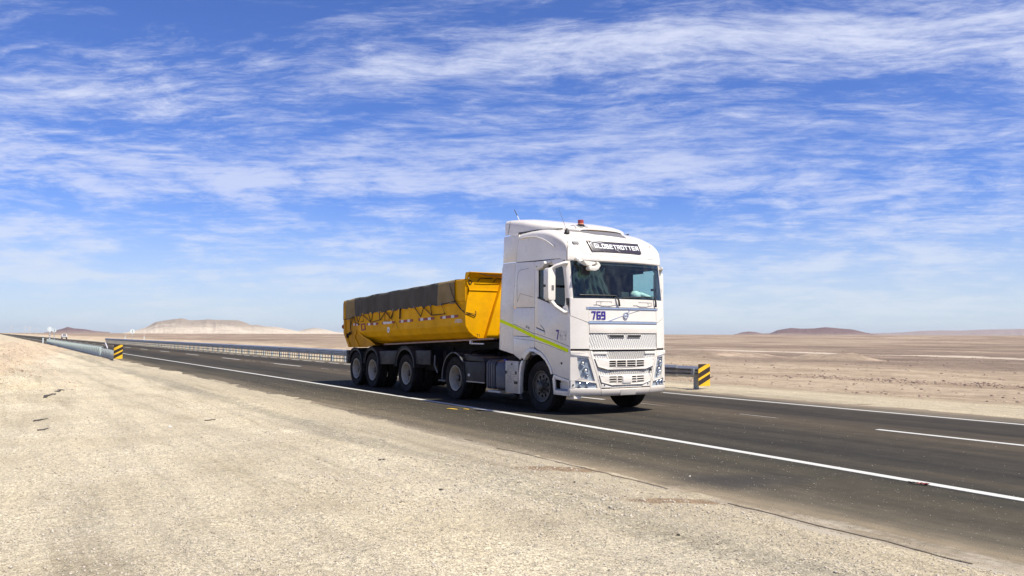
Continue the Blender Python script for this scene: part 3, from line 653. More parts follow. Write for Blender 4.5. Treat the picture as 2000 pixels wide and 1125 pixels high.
# ------------------------------------------------------------------ stroke lettering
GL = {  # strokes on a 0..1 x 0..1 cell, square-cut letters
 'G': [[(1,1),(.0,1),(0,0),(1,0),(1,.42),(.55,.42)]], 'L': [[(0,1),(0,0),(1,0)]], 'O': [[(0,0),(0,1),(1,1),(1,0),(0,0)]],
 'B': [[(0,0),(0,1),(.9,1),(.9,.54),(0,.54)],[(.9,.54),(1,.46),(1,0),(0,0)]], 'E': [[(1,1),(0,1),(0,0),(1,0)],[(0,.5),(.9,.5)]],
 'T': [[(0,1),(1,1)],[(.5,1),(.5,0)]], 'R': [[(0,0),(0,1),(1,1),(1,.48),(0,.48)],[(.5,.48),(1,0)]],
 '7': [[(0,1),(1,1),(.42,0)]], '6': [[(1,1),(0,1),(0,0),(1,0),(1,.50),(0,.50)]], '9': [[(0,0),(1,0),(1,1),(0,1),(0,.50),(1,.50)]],
 '0': [[(0,0),(0,1),(1,1),(1,0),(0,0)]], '1': [[(.1,.82),(.6,1),(.6,0)]], '2': [[(0,.85),(0,1),(1,1),(1,.55),(0,0),(1,0)]], '4': [[(.75,0),(.75,1),(0,.3),(1,.3)]],
 'F': [[(1,1),(0,1),(0,0)],[(0,.5),(.85,.5)]], 'H': [[(0,1),(0,0)],[(1,1),(1,0)],[(0,.5),(1,.5)]], 'J': [[(1,1),(1,0),(0,0),(0,.3)]], 'V': [[(0,1),(.5,0),(1,1)]], '5': [[(1,1),(0,1),(0,.55),(1,.55),(1,0),(0,0)]],
}
def letters(text, x0, z0, w_, h, gap, t, fn, slant=0.0):
    """flat mitred ribbons of width t; fn(u,v,k)->xyz maps the print onto its surface"""
    mb = MB(); x = x0; nrm = (Vector(fn(x0, z0, 0)) - Vector(fn(x0, z0, 1))).normalized()
    for ch in text:
        if ch == ' ': x += w_+gap; continue
        ww = w_*(.55 if ch == '1' else 1)
        for si, st in enumerate(GL[ch]):
            P = [Vector((x + t/2 + p[0]*(ww-t), z0 + t/2 + p[1]*(h-t))) for p in st]
            closed = (P[0]-P[-1]).length < 1e-6
            if closed: P = P[:-1]
            n = len(P); L, Rr = [], []
            for i in range(n):
                dp = (P[i]-P[i-1]).normalized() if (i > 0 or closed) else None
                dn = (P[(i+1) % n]-P[i]).normalized() if (i < n-1 or closed) else None
                if dp is None: nn_, sc, ext = Vector((-dn.y, dn.x)), 1, -dn*t/2
                elif dn is None: nn_, sc, ext = Vector((-dp.y, dp.x)), 1, dp*t/2
                else:
                    a_, b_ = Vector((-dp.y, dp.x)), Vector((-dn.y, dn.x)); nn_ = (a_+b_).normalized(); sc = min(1.8, 1/max(.3, nn_.dot(a_))); ext = Vector((0, 0))
                L.append(P[i]+nn_*sc*t/2+ext); Rr.append(P[i]-nn_*sc*t/2+ext)
            m_ = n if closed else n-1
            sh_ = nrm*(.0007*si)
            for i in range(m_):
                j = (i+1) % n; q = [L[i], Rr[i], Rr[j], L[j]]
                q = [(p.x + slant*(p.y-z0), p.y) for p in q]
                mb.add([tuple(Vector(fn(p[0], p[1], 0))+sh_) for p in q], [(0, 1, 2, 3)])
        x += ww+gap
    return mb

# ------------------------------------------------------------------ wheels
def wheel(parent, cx, cy, r, width, kind, side=-1):
    """side -1: outer face looks to -y. kinds: steer (convex hub), dual (deep dish, two tyres)"""
    c = (cx, cy, r); s = side
    def tyre_prof(off):
        w2 = width/2
        P = [(.30, -w2*.62), (.36, -w2*.86), (.44, -w2*.98), (.50, -w2*.99), (r-.045, -w2*.93), (r-.018, -w2*.84)]
        tread = []
        for a, b in ((-.80, -.50), (-.44, -.17), (-.11, .11), (.17, .44), (.50, .80)):
            tread += [(r-.02, w2*a), (r, w2*a+.002), (r, w2*b-.002), (r-.02, w2*b)]
        P += tread + [(q, -t) for q, t in reversed(P)]
        return [(q*1.0, off + t) for q, t in P]
    if kind == 'steer':
        mb = MB().lathe([(.31, s*width*.46), (.325, s*width*.47), (.33, s*width*.40), (.285, s*width*.36), (.27, s*width*.2), (.27, -s*width*.4)], c)
        w_ = mb.build('wheel', M['rimf'], parent, smooth=True)
        MB().lathe(tyre_prof(0), c, n=48).build('tyre', M['rubber'], w_, smooth=True)
        # disc with ten round openings
        outer = [(c[0]+.28*math.cos(a), c[2]+.28*math.sin(a)) for a in np.linspace(0, 2*PI, 40, endpoint=False)]
        holes = [[(c[0]+.205*math.cos(b)+.034*math.cos(a), c[2]+.205*math.sin(b)+.034*math.sin(a)) for a in np.linspace(0, 2*PI, 10, endpoint=False)] for b in np.linspace(.2, .2+2*PI, 10, endpoint=False)]
        inner = [(c[0]+.135*math.cos(a), c[2]+.135*math.sin(a)) for a in np.linspace(0, 2*PI, 24, endpoint=False)]
        MB().prismy([outer]+holes+[inner], cy+s*width*.35, cy+s*width*.31).build('disc', M['rimf'], w_)
        hb = MB().lathe([(0, s*(width*.52+.06)), (.06, s*(width*.52+.06)), (.095, s*(width*.52+.03)), (.10, s*width*.40), (.155, s*width*.39), (.16, s*width*.33), (.16, 0)], c, n=24)
        for b in np.linspace(0, 2*PI, 10, endpoint=False):
            hb.lathe([(0, s*width*.50), (.016, s*width*.50), (.019, s*width*.38)], (c[0]+.128*math.cos(b), cy, c[2]+.128*math.sin(b)), n=6)
        hb.build('hub', M['rimf'], w_, smooth=True)
    else:
        rim = M['rimt']
        mb = MB().lathe([(.315, s*width*.47), (.305, s*width*.485), (.292, s*width*.46), (.280, s*width*.34), (.268, s*width*.20), (.262, s*width*.0), (.255, -s*width*.08)], c)
        w_ = mb.build('wheel', rim, parent, smooth=True)
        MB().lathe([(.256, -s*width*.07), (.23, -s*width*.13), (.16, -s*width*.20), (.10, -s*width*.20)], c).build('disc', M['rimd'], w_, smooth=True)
        MB().lathe(tyre_prof(0), c, n=44).build('tyre', M['rubber'], w_, smooth=True)
        MB().lathe(tyre_prof(-s*(width+.05)), c, n=36).build('tyre', M['rubber'], w_, smooth=True)
        hb = MB().lathe([(0, s*width*.30), (.055, s*width*.30), (.075, s*width*.26), (.078, s*width*.0), (.105, -s*width*.02), (.108, -s*width*.2), (.15, -s*width*.2)], c, n=24)
        for b in np.linspace(0, 2*PI, 10, endpoint=False):
            hb.lathe([(0, -s*width*.06), (.016, -s*width*.06), (.018, -s*width*.2)], (c[0]+.138*math.cos(b), cy, c[2]+.138*math.sin(b)), n=6)
        hb.build('hub', M['rimf'], w_, smooth=True)
    return w_

# ================================================================== TRACTOR UNIT
truck = empty('tractor_truck', (0, 0, 0), 'white long-haul tractor with high roof and blue 769 on its nose', 'truck')
W = M['white']; WP = M['whiteplastic']; DK = M['dark']
def xc(z): return lerp(z, [.3, .38, .46, 1.29, 1.8, 2.33, 2.4, 3.1], [1.22, 1.27, 1.30, 1.30, 1.29, 1.28, 1.27, 1.12])
def FX(y, z, off=0.0): return xc(z) - .25*min(abs(y)/1.25, 1.02)**3 + off
def fpatch(mb, yl, yr, z0, z1, off=0.0, th=.03, ny=14, nz=5, bulge=0.0):
    """curved panel of the front; yl/yr numbers or fn(z)"""
    rows = []
    for i in range(nz):
        z = z0+(z1-z0)*i/(nz-1); a = yl(z) if callable(yl) else yl; b = yr(z) if callable(yr) else yr
        rows.append([(FX(a+(b-a)*j/(ny-1), z, off+bulge*math.sin(PI*i/(nz-1))), a+(b-a)*j/(ny-1), z) for j in range(ny)])
    mb.slab(rows, (-th, 0, 0)); return mb
def fprism(mb, poly, off=.004, th=.01):
    return mb.prism(poly, lambda a, b, k: (FX(a, b, off-(th if k else 0)), a, b))
lin = lambda z0, a, z1, b: (lambda z: a+(b-a)*(z-z0)/(z1-z0))

# --- cab shell behind the panels (dark, shows in the gaps)
sh = MB()
sh.box(-1.02, .40, -1.205, -1.19, 1.30, 3.1); sh.box(-1.02, .40, 1.19, 1.205, 1.30, 3.1)
sh2 = [(-1.03, 1.25), (-.75, 1.25), (-.30, 1.36), (.1, 1.32), (.42, 1.0), (.55, .82), (1.0, .80), (1.0, 2.15), (.78, 2.12), (.2, 2.24), (-.12, 2.33), (-.12, 3.08), (-1.02, 3.12)]
body = MB()
body.prismy(sh2, -1.215, -1.19); body.prismy(sh2, 1.19, 1.215)
body.prismy([(-1.02, 3.0), (.9, 3.0), (.9, 3.12), (-1.02, 3.12)], -1.19, 1.19)
body.box(-1.05, -1.02, -1.19, 1.19, 1.25, 3.75)
body.box(-1.02, 1.0, -1.19, 1.19, 1.28, 1.33)
body.build('cab_shell', M['inner'], truck)

# --- side panels, both sides
def both(name, loops, mat_, y=1.25, th=.03, bevel=.006, near=True, far=True, parent=None, label=None):
    out = []
    for s, on in ((-1, near), (1, far)):
        if on: out.append(MB().prismy(loops, s*y, s*(y-th)).build(name, mat_, parent or truck, bevel=bevel, label=label))
    return out
# swept side deflector behind the cab (lower and upper leaf)
both('side_deflector', [(-1.655, 1.265), (-1.078, 1.175), (-1.098, 1.57), (-1.098, 2.19), (-.99, 3.195), (-1.52, 3.205), (-1.60, 2.3)], W)
both('side_deflector', [(-1.515, 3.222), (-.985, 3.212), (-.85, 3.80), (-1.48, 3.805)], W)
both('deflector_edge', [(-1.675, 1.27), (-1.66, 1.27), (-1.605, 2.3), (-1.53, 3.12), (-1.545, 3.12), (-1.62, 2.3)], WP, y=1.252, th=.05, bevel=0)
# sleeper wall, locker and wheel-arch panels
both('sleeper_panel', [(-1.09, 2.197), (-.236, 2.187), (-.236, 3.162), (-.982, 3.19)], W)
both('locker_door', [(-1.09, 1.578), (-.236, 1.56), (-.236, 2.178), (-1.09, 2.188)], W)
both('arch_panel', [(-1.068, 1.172), (-.80, 1.06), (-.70, 1.13), (-.585, 1.262), (-.42, 1.325), (-.26, 1.322), (-.236, 1.38), (-.236, 1.551), (-1.088, 1.569)], W)
arch_o = [(-.70, 1.11), (-.585, 1.255), (-.42, 1.318), (-.26, 1.315), (.037, 1.232), (.22, 1.11), (.365, .95), (.44, .80)]
arch_i = [(.385, .79), (.31, .93), (.18, 1.06), (0, 1.165), (-.27, 1.24), (-.40, 1.235), (-.52, 1.17), (-.63, 1.05)]
both('wheel_arch_trim', arch_o+arch_i, W, y=1.262, th=.10)
# doors
door_o = [(-.226, 1.335), (.04, 1.24), (.225, 1.118), (.372, .955), (.47, .797), (1.0, .715), (1.035, 1.36), (1.02, 2.0), (.955, 2.2), (.925, 2.6), (.905, 2.97), (.87, 3.05), (.80, 3.115), (.70, 3.15), (-.226, 3.158)]
win_o = [(-.085, 2.39), (.30, 2.285), (.62, 2.20), (.78, 2.165), (.86, 2.19), (.885, 2.30), (.855, 2.70), (.80, 2.96), (.72, 3.035), (-.085, 3.055)]
for s in (-1, 1):
    d = MB().prismy([door_o, win_o], s*1.25, s*1.20).build('door', W, truck, bevel=.006)
    MB().prismy(win_o, s*1.226, s*1.222).build('window_pane', M['glass2'], d)
    # black gasket round the opening
    cx_, cz_ = .40, 2.62
    gi_ = [(cx_+(a-cx_)*.965, cz_+(b-cz_)*.955) for a, b in win_o]
    MB().prismy([win_o, gi_], s*1.238, s*1.215).build('window_gasket', DK, d)
    MB().prismy([(-.11, 2.372), (.30, 2.262), (.62, 2.178), (.80, 2.14), (.80, 2.165), (.62, 2.21), (.30, 2.297), (-.11, 2.405)], s*1.256, s*1.22).build('window_sill', DK, d)
    h = MB().prismy([(-.16, 1.745), (.155, 1.665), (.155, 1.60), (-.05, 1.628), (-.14, 1.66)], s*1.262, s*1.24).build('handle', W, d, bevel=.004)
    MB().prismy([(-.16, 1.762), (.165, 1.68), (.165, 1.668), (-.16, 1.748)], s*1.258, s*1.245).build('handle_recess', M['seam'], d)
    MB().tube([(.0, s*1.252, 1.80), (.09, s*1.252, 1.75), (.14, s*1.252, 1.69)], .006, 5).build('handle_crease', M['greyp'], d)
    MB().lathe([(0, s*.016), (.022, s*.014), (.024, 0)], (.76, s*1.25, 1.03), n=12).build('lock', DK, d, smooth=True)
# fold lines above and below the lime stripe
def sideline(pts, r=.005, m_=None, name='crease', ss=(-1, 1)):
    for s in ss: MB().tube([(a, s*1.2505, b) for a, b in pts], r, 5).build(name, m_ or M['greyp'], truck)
sideline([(-1.06, 1.835), (-.24, 1.625)]); sideline([(-.21, 1.63), (.5, 1.49), (1.03, 1.37)])
sideline([(-1.0, 1.52), (-.24, 1.475)], .004); sideline([(-.21, 1.47), (.3, 1.385), (.9, 1.255)], .004)
sideline([(-.92, 2.32), (-.93, 2.75), (-.88, 2.98), (-.78, 3.02), (-.45, 3.03)], .004, M['greyp']); sideline([(-.92, 2.32), (-.80, 2.50), (-.27, 2.40)], .004)
# lime reflective stripe, cut at each panel gap
def stripe_z(x): return lerp(x, [-1.66, -1.07, -.19, .5, .98], [1.925, 1.785, 1.548, 1.40, 1.285])
for a, b in ((-1.645, -1.09), (-1.075, -.24), (-.222, .985)):
    for s in (-1, 1):
        mb = MB(); k = 12
        mb.slab([[(a+(b-a)*i/k, s*1.2545, stripe_z(a+(b-a)*i/k)-.036), (a+(b-a)*i/k, s*1.2545, stripe_z(a+(b-a)*i/k)+.036)] for i in range(k+1)], (0, -s*.004, 0))
        mb.build('lime_stripe', M['lime'], truck)
# side print: a dark 7 with the 69 faded away, and FH in small chrome letters
fs = lambda a, b, k: (a, -1.2535+(.003 if k else 0), b)
letters('7', .565, 1.505, .105, .20, .02, .036, fs).build('side_number', M['navy'], truck, label='dark blue first digit of the door number')
letters('69', .70, 1.495, .095, .19, .03, .028, fs, ).build('side_number', M['ghost2'], truck, label='faded ghost of the digits 69 on the door')
letters('FH', -.56, 1.745, .055, .06, .02, .014, lambda a, b, k: (a, -1.2535+(.003 if k else 0), b-.26*(a+.56))).build('side_lettering', M['greyp'], truck)
# lower step box between arch and bumper corner
for s in (-1, 1):
    st = MB().prismy([[(.47, .79), (.43, .70), (.475, .39), (1.0, .385), (1.01, .70)], [(.50, .74), (.53, .70), (.985, .66), (.975, .475), (.52, .475)]], s*1.25, s*1.21).build('step_box', W, truck, bevel=.005)
    MB().box(.48, .99, s*1.21, s*1.10, .455, .47).box(.44, .995, s*1.12, s*1.10, .455, .80).build('step_well', WP, st)
    MB().box(.50, .985, s*1.235, s*1.125, .472, .505).build('tread_plate', mat('tread_blue_grey', (.16, .20, .28), .5, metal=.3), st)
    MB().prismy([(.475, .80), (1.0, .712), (1.0, .685), (.475, .765)], s*1.235, s*1.15).build('door_shade_strip', M['seam'], truck)  # dark strip painting the shade in the gap below the door
    MB().prismy([(1.03, .66), (1.04, 1.28), (1.035, 1.38), (1.02, 1.36), (1.0, .70)], s*1.225, s*1.19).build('corner_gap', M['seam'], truck)
    # pale mudguard edge behind the front wheel and inner liner
    MB().prismy([(-.76, 1.035), (-.69, 1.05), (-.735, .95), (-.79, .75), (-.81, .32), (-.875, .32), (-.855, .75), (-.82, .93)], s*1.25, s*1.16).build('mudguard', W, truck, bevel=.006)
    lin_ = MB(); rr = [(math.cos(a)*.64, math.sin(a)*.66+.53) for a in np.linspace(.15, PI+.25, 18)]
    lin_.slab([[(p[0]-.08, s*1.22, p[1]), (p[0]-.08, s*.72, p[1])] for p in rr], (0, 0, .012)).build('arch_liner', M['chassis'], truck, smooth=True)
    MB().box(-.90, -.80, s*1.20, s*.85, .24, .34).prismy([(-.92, .20), (-.78, .20), (-.80, .30), (-.90, .30)], s*1.18, s*.9).build('mud_flap', M['fender'], truck)
    if s < 0: MB().box(.90, 1.08, s*1.18, s*1.0, .335, .385).build('under_bracket', WP, truck)

# --- front face panels
gap = .008
cornerL = []
for s in (-1, 1):
    def P(a): return a*s
    # upper corner panel beside the upper grille (its top edge sweeps inwards and down)
    rows = []
    for j in range(12):
        y = .892 + (1.245-.892)*j/11; zt = lerp(y, [.89, 1.0, 1.25], [1.835, 1.88, 1.985])
        rows.append([(FX(y, 1.325+(zt-1.325)*i/6), s*y, 1.325+(zt-1.325)*i/6) for i in range(7)])
    MB().slab(rows, (-.03, 0, 0)).build('corner_panel', W, truck, smooth=True)
    rows = []
    for j in range(12):
        y = .892 + (1.235-.892)*j/11; zb = lerp(y, [.89, 1.0, 1.25], [1.85, 1.89, 1.995])
        zt_ = 2.158 if y < .985 else 2.335
        rows.append([(FX(y, zb+(zt_-zb)*i/6), s*y, zb+(zt_-zb)*i/6) for i in range(7)])
    MB().slab(rows, (-.03, 0, 0)).build('corner_panel', W, truck, smooth=True)
    # lower: headlight surround, fog light row, bumper corner
    hl_in = lambda z: lerp(z, [.53, 1.27], [.655, .875])
    mb = MB(); 
    rows = []
    zs = np.linspace(.695, 1.285, 9)
    for z in zs: rows.append([(FX(y_, z), s*y_, z) for y_ in np.linspace(hl_in(z)+gap, 1.245, 14)])
    # opening for the lamp: build as frame pieces around it
    lamp = [(1.127, 1.155), (.905, 1.13), (.775, .685), (.80, .678), (1.065, .762), (1.11, .95)]
    outer = [(hl_in(.695)+gap, .695), (hl_in(.9)+gap, .90), (hl_in(1.1)+gap, 1.10), (hl_in(1.285)+gap, 1.285), (1.0, 1.285), (1.12, 1.285), (1.2, 1.285), (1.247, 1.285), (1.247, 1.1), (1.247, .9), (1.247, .695), (1.18, .695), (1.0, .68), (.85, .655), (.75, .64)]
    sur = MB().prism([outer, lamp], lambda a, b, k: (FX(a, b)-(.05 if k else 0), s*a, b)).build('headlight_surround', W, truck)
    hl = MB().prism(lamp, lambda a, b, k: (FX(a, b)-.03-(.02 if k else 0), s*a, b)).build('headlight', M['reflector'], truck)
    for q, (yy, zz, rr_) in enumerate(((1.02, 1.045, .055), (.965, .90, .06), (.93, .79, .035))):
        MB().lathe([(rr_, .05), (rr_*.9, .045), (rr_*.75, .01), (0, -.01)], (FX(yy, zz)-.045, s*yy, zz), 'x', 18).build('lamp', M['chrome'], hl, smooth=True)
        MB().lathe([(rr_*.45, .05), (rr_*.3, .058), (0, .06)], (FX(yy, zz)-.045, s*yy, zz), 'x', 12).build('bulb', M['whiteplastic'], hl, smooth=True)
    MB().prism([(.885, 1.115), (.87, 1.115), (.768, .70), (.79, .70)], lambda a, b, k: (FX(a, b)-.01-(.03 if k else 0), s*a, b)).build('running_light', M['refw'], hl)
    MB().prism(lamp, lambda a, b, k: (FX(a, b)-.004-(.004 if k else 0), s*a, b)).build('lens', M['lens'], hl)
    MB().prism([(1.25, 1.275), (1.20, 1.275), (1.05, 1.255), (.93, 1.215), (.90, 1.15), (.925, 1.165), (1.1, 1.195), (1.25, 1.205)], lambda a, b, k: (FX(a, b)+.022-(.03 if k else 0), s*a, b)).build('headlight_brow', WP, truck, bevel=.006)
    MB().prism([(1.24, .548), (1.24, .688), (1.166, .688), (1.163, .552)], lambda a, b, k: (FX(a, b)-(.03 if k else 0), s*a, b)).build('fog_light_cheek', WP, truck)
    MB().lathe([(0, .012), (.016, .01), (.018, 0)], (FX(1.20, .61), s*1.2, .61), 'x', 12).build('tow_eye_plug', M['seam'], truck)
    fg = MB().prism([(1.155, .556), (1.155, .688), (.97, .668), (.76, .628), (.722, .55), (.75, .537)], lambda a, b, k: (FX(a, b)-.02-(.02 if k else 0), s*a, b)).build('fog_light', M['reflector'], truck)
    for yy in (1.06, .92): MB().lathe([(.042, .03), (.036, .035), (.03, .01), (0, 0)], (FX(yy, .615)-.035, s*yy, .615), 'x', 18).build('lamp', M['chrome'], fg, smooth=True)
    MB().prism([(1.155, .556), (1.155, .688), (.97, .668), (.76, .628), (.722, .55), (.75, .537)], lambda a, b, k: (FX(a, b)-.006-(.004 if k else 0), s*a, b)).build('lens', M['lens'], fg)
    MB().prism([(.755, .63), (.752, .64), (.97, .678), (1.16, .698), (1.16, .688), (.97, .668)], lambda a, b, k: (FX(a, b)-(.03 if k else 0), s*a, b)).build('fog_light_frame', M['greyp'], truck)
    MB().prism([(.658, .54), (.718, .545), (.742, .632), (.748, .652), (.69, .69), (.665, .58)], lambda a, b, k: (FX(a, b)-.004-(.03 if k else 0), s*a, b)).build('fog_light_filler', W, truck)
    # bumper corner with rounded lower edge
    rows = []
    for i, (z, o) in enumerate(((.372, -.07), (.38, -.03), (.395, -.012), (.42, 0), (.50, .004), (.535, 0), (.545, -.02))):
        a = lerp(z, [.37, .53], [.597, .648])+gap
        row = [(FX(y_, z, o), s*y_, z) for y_ in np.linspace(a, 1.25, 16)]
        row += [(x_, s*(1.255+o*.4), z) for x_ in (1.03, 1.005)]
        rows.append(row)
    MB().slab(rows, (-.03, 0, 0)).build('bumper_corner', W, truck, smooth=True)
# centre of the bumper
rows = []
for z, o in ((.368, -.07), (.376, -.03), (.39, -.012), (.42, 0), (.49, .003), (.515, 0), (.525, -.02)):
    a = lerp(z, [.37, .53], [.597, .648])
    rows.append([(FX(y_, z, o), y_, z) for y_ in np.linspace(-a, a, 22)])
MB().slab(rows, (-.03, 0, 0)).build('bumper', W, truck, smooth=True)
fprism(MB(), [(-.165, .385), (.235, .385), (.235, .50), (-.165, .50)], .012, .01).build('number_plate_holder', M['ghost'], truck, bevel=.002)
for z, t_ in ((.385, .003),): MB().box(1.306, 1.311, -.16, .23, .4, .404)
# lower grille, trapezium, with white shield bezels
fpatch(MB(), lambda z: lerp(z, [.535, 1.27], [-.648, -.868]), lambda z: lerp(z, [.535, 1.27], [.648, .868]), .535, 1.272, -.022, .03, 30, 12).build('lower_grille', M['mesh'], truck, smooth=True)
for s in (-1, 1):
    fprism(MB(), [(s*.878, 1.285), (s*.835, 1.285), (s*.80, 1.16), (s*.62, .54), (s*.655, .53)], .004, .04).build('grille_frame', W, truck, bevel=.004)
    fprism(MB(), [(s*.86, 1.262), (s*.50, 1.262), (s*.50, 1.215), (s*.835, 1.215)], .002, .02).build('grille_infill', WP, truck, bevel=.003)
    # lower corner pods of the grille
    fprism(MB(), [(s*.63, .62), (s*.60, .64), (s*.40, .565), (s*.42, .545), (s*.62, .545)], .006, .03).build('grille_pod', WP, truck, bevel=.003)
    MB().lathe([(0, .01), (.014, .008), (.016, 0)], (FX(.57, .60)+.006, s*.57, .60), 'x', 10).build('screw_hole', M['seam'], truck)
for z in (.548, .575, .60):
    MB().slab([[(FX(y_, z, -.004), y_, z-.008), (FX(y_, z, -.004), y_, z+.008)] for y_ in np.linspace(-.40, .40, 12)], (-.02, 0, 0)).build('grille_slat', WP, truck)
MB().lathe([(0, .02), (.024, .018), (.028, 0)], (FX(.655, .885)+.0, .655, .885), 'x', 14).build('tow_eye_cover', M['seam'], truck)
def bezel(zt, zb, zm, wt, wm, wb, slots):
    poly = [(-wt, zt), (wt, zt), (wm, zm), (wb, zb), (-wb, zb), (-wm, zm)]
    inn = [(-wt+.03, zt-.02), (wt-.03, zt-.02), (wm-.025, zm+.006), (wb-.01, zb+.018), (-wb+.01, zb+.018), (-wm+.025, zm+.006)]
    hol = [[(a, c), (b, c), (b, d), (a, d)] for a, b, c, d in slots]
    bz = fprism(MB(), [poly]+hol, .010, .03).build('grille_bezel', W, truck)
    fprism(MB(), [poly, inn], .020, .02).build('bezel_rim', W, bz, bevel=.003)
    line = [(-wt, zt), (-wm, zm), (-wb, zb), (wb, zb), (wm, zm), (wt, zt)]
    MB().tube([(FX(a, b, .006), a*1.01, b-.006) for a, b in line], .0035, 5).build('bezel_gap', M['seam'], bz)
    for a, b, c, d in slots:
        fprism(MB(), [(a-.001, c-.001), (b+.001, c-.001), (b+.001, d+.001), (a-.001, d+.001)], -.006, .012).build('vent_slot', M['seam'], bz)
sl1 = [(a, b, z-.017, z+.017) for z in (1.072, 1.025, .978) for a, b in ((-.455, -.292), (-.265, -.032), (-.005, .225), (.252, .46))]
bezel(1.128, .905, .965, .785, .725, .50, sl1)
sl2 = [(a, b, z-.014, z+.014) for z in (.758, .708, .658) for a, b in ((-.455, -.275), (-.25, -.135), (.125, .235), (.26, .455))]
bezel(.80, .592, .655, .685, .65, .415, sl2)
fprism(MB(), [(-.122, .632), (.105, .632), (.105, .768), (-.122, .768)], .026, .02).build('radar_cover', WP, truck, bevel=.004)
# dark gap, upper grille, bands
MB().slab([[(FX(y_, 1.305, -.03), y_, 1.27), (FX(y_, 1.305, -.03), y_, 1.335)] for y_ in np.linspace(-1.245, 1.245, 40)], (-.02, 0, 0)).build('panel_gap', M['seam'], truck)
fpatch(MB(), -.88, .88, 1.318, 1.632, -.016, .03, 30, 6).build('upper_grille', M['mesh'], truck, smooth=True)
fpatch(MB(), -.884, .884, 1.307, 1.325, .002, .03, 30, 2).build('grille_lip', W, truck)
fpatch(MB(), -.884, .884, 1.64, 1.822, .0, .03, 30, 5, .006).build('grille_band', W, truck, smooth=True)
fpatch(MB(), -.884, .884, 1.63, 1.637, -.006, .02, 30, 2).build('band_gap', M['greyp'], truck)
for a, b in ((-.46, -.075), (.03, .40)):
    c1, c2 = (a, a+.045) if a < -.1 else (a, a)
    d1, d2 = (b, b) if a < -.1 else (b, b-.045)
    fprism(MB(), [(c1-.012, 1.61), (d1+.012, 1.61), (d2+.008, 1.545), (c2-.008, 1.545)], .0, .03).build('vent_bezel', W, truck, bevel=.003)
    fprism(MB(), [(c1, 1.604), (d1, 1.604), (d2, 1.553), (c2, 1.553)], .003, .01).build('vent_slot', M['seam'], truck)
fpatch(MB(), -.90, .90, 1.832, 1.876, .012, .03, 30, 3).build('chrome_strip', M['chrome'], truck, smooth=True)
fpatch(MB(), -.885, .885, 1.882, 2.118, -.004, .03, 30, 5).build('name_panel', W, truck, smooth=True)
fpatch(MB(), -.94, .94, 2.124, 2.156, .012, .03, 30, 3).build('chrome_strip', M['chrome'], truck, smooth=True)
fpatch(MB(), -.982, .982, 2.165, 2.335, .0, .03, 30, 5).build('wiper_panel', W, truck, smooth=True)
# recessed grab handles under the windscreen
for s, ya, yb in ((1, -.79, -.275), (1, .184, .70)):
    cy_ = (ya+yb)/2
    fprism(MB(), [(cy_-.15, 2.21), (cy_+.20, 2.21), (cy_+.12, 2.185), (cy_-.08, 2.185)], .012, .015).build('grab_handle', M['ghost'], truck, bevel=.003)
    MB().tube([(FX(y_, z_, .002), y_, z_) for y_, z_ in ((ya, 2.207), (cy_-.14, 2.207), (cy_-.06, 2.184), (cy_+.12, 2.184), (yb, 2.21))], .006, 5).build('handle_line', M['greyp'], truck)
    MB().tube([(FX(y_, z_, .002), y_, z_) for y_, z_ in ((cy_-.10, 2.275), (cy_+.16, 2.275), (cy_+.15, 2.25))], .005, 5).build('handle_line', M['greyp'], truck)
    k = -1 if ya < 0 else 1
    bx_ = ya+.06 if ya < 0 else yb-.08
    MB().tube([(FX(y_, z_, .002), y_, z_) for y_, z_ in ((bx_, 2.20), (bx_, 2.275), (bx_+.10, 2.275), (bx_+.10, 2.20))], .0045, 5).build('hatch_line', M['greyp'], truck)
# blue fleet number, emblem and its diagonal bar
fn_ = lambda a, b, k: (FX(a, b, .006 if not k else .002), a, b)
letters('769', -.838, 1.912, .094, .168, .014, .030, fn_, -.02).build('fleet_number', M['navy'], truck)
fprism(MB(), [(-.48, 1.883), (-.43, 1.883), (.40, 2.117), (.34, 2.117)], .006, .008).build('diagonal_bar', M['chrome'], truck)
em = MB().lathe([(.046, .018), (.052, .026), (.062, .026), (.068, .016), (.068, 0)], (FX(0, 2.0), -.02, 2.0), 'x', 28).build('emblem', M['chrome'], truck, smooth=True)
MB().lathe([(0, .012), (.047, .012)], (FX(0, 2.0), -.02, 2.0), 'x', 24).build('emblem_field', M['white2'], em)
MB().box(FX(0, 2)+.014, FX(0, 2)+.022, -.078, .038, 1.988, 2.012).build('emblem_band', M['chrome'], em)
MB().prismx([(.02, 2.05), (.05, 2.08), (.035, 2.085), (.035, 2.095), (.068, 2.095), (.068, 2.06), (.058, 2.07), (.03, 2.04)], FX(0, 2)+.01, FX(0, 2)+.02).build('emblem_arrow', M['chrome'], em)

# --- windscreen, pillars, wipers
def WX(y, z): return lerp(z, [2.33, 3.12], [1.268, 1.10]) - lerp(z, [2.33, 3.12], [.235, .175])*min(abs(y)/1.2, 1.05)**3
rows = [[(WX(y_, z), y_, z) for y_ in np.linspace(-1.165, 1.165, 30)] for z in np.linspace(2.345, 3.13, 8)]
ws = MB().slab(rows, (-.006, 0, 0)).build('windscreen', M['glass'], truck, smooth=True)
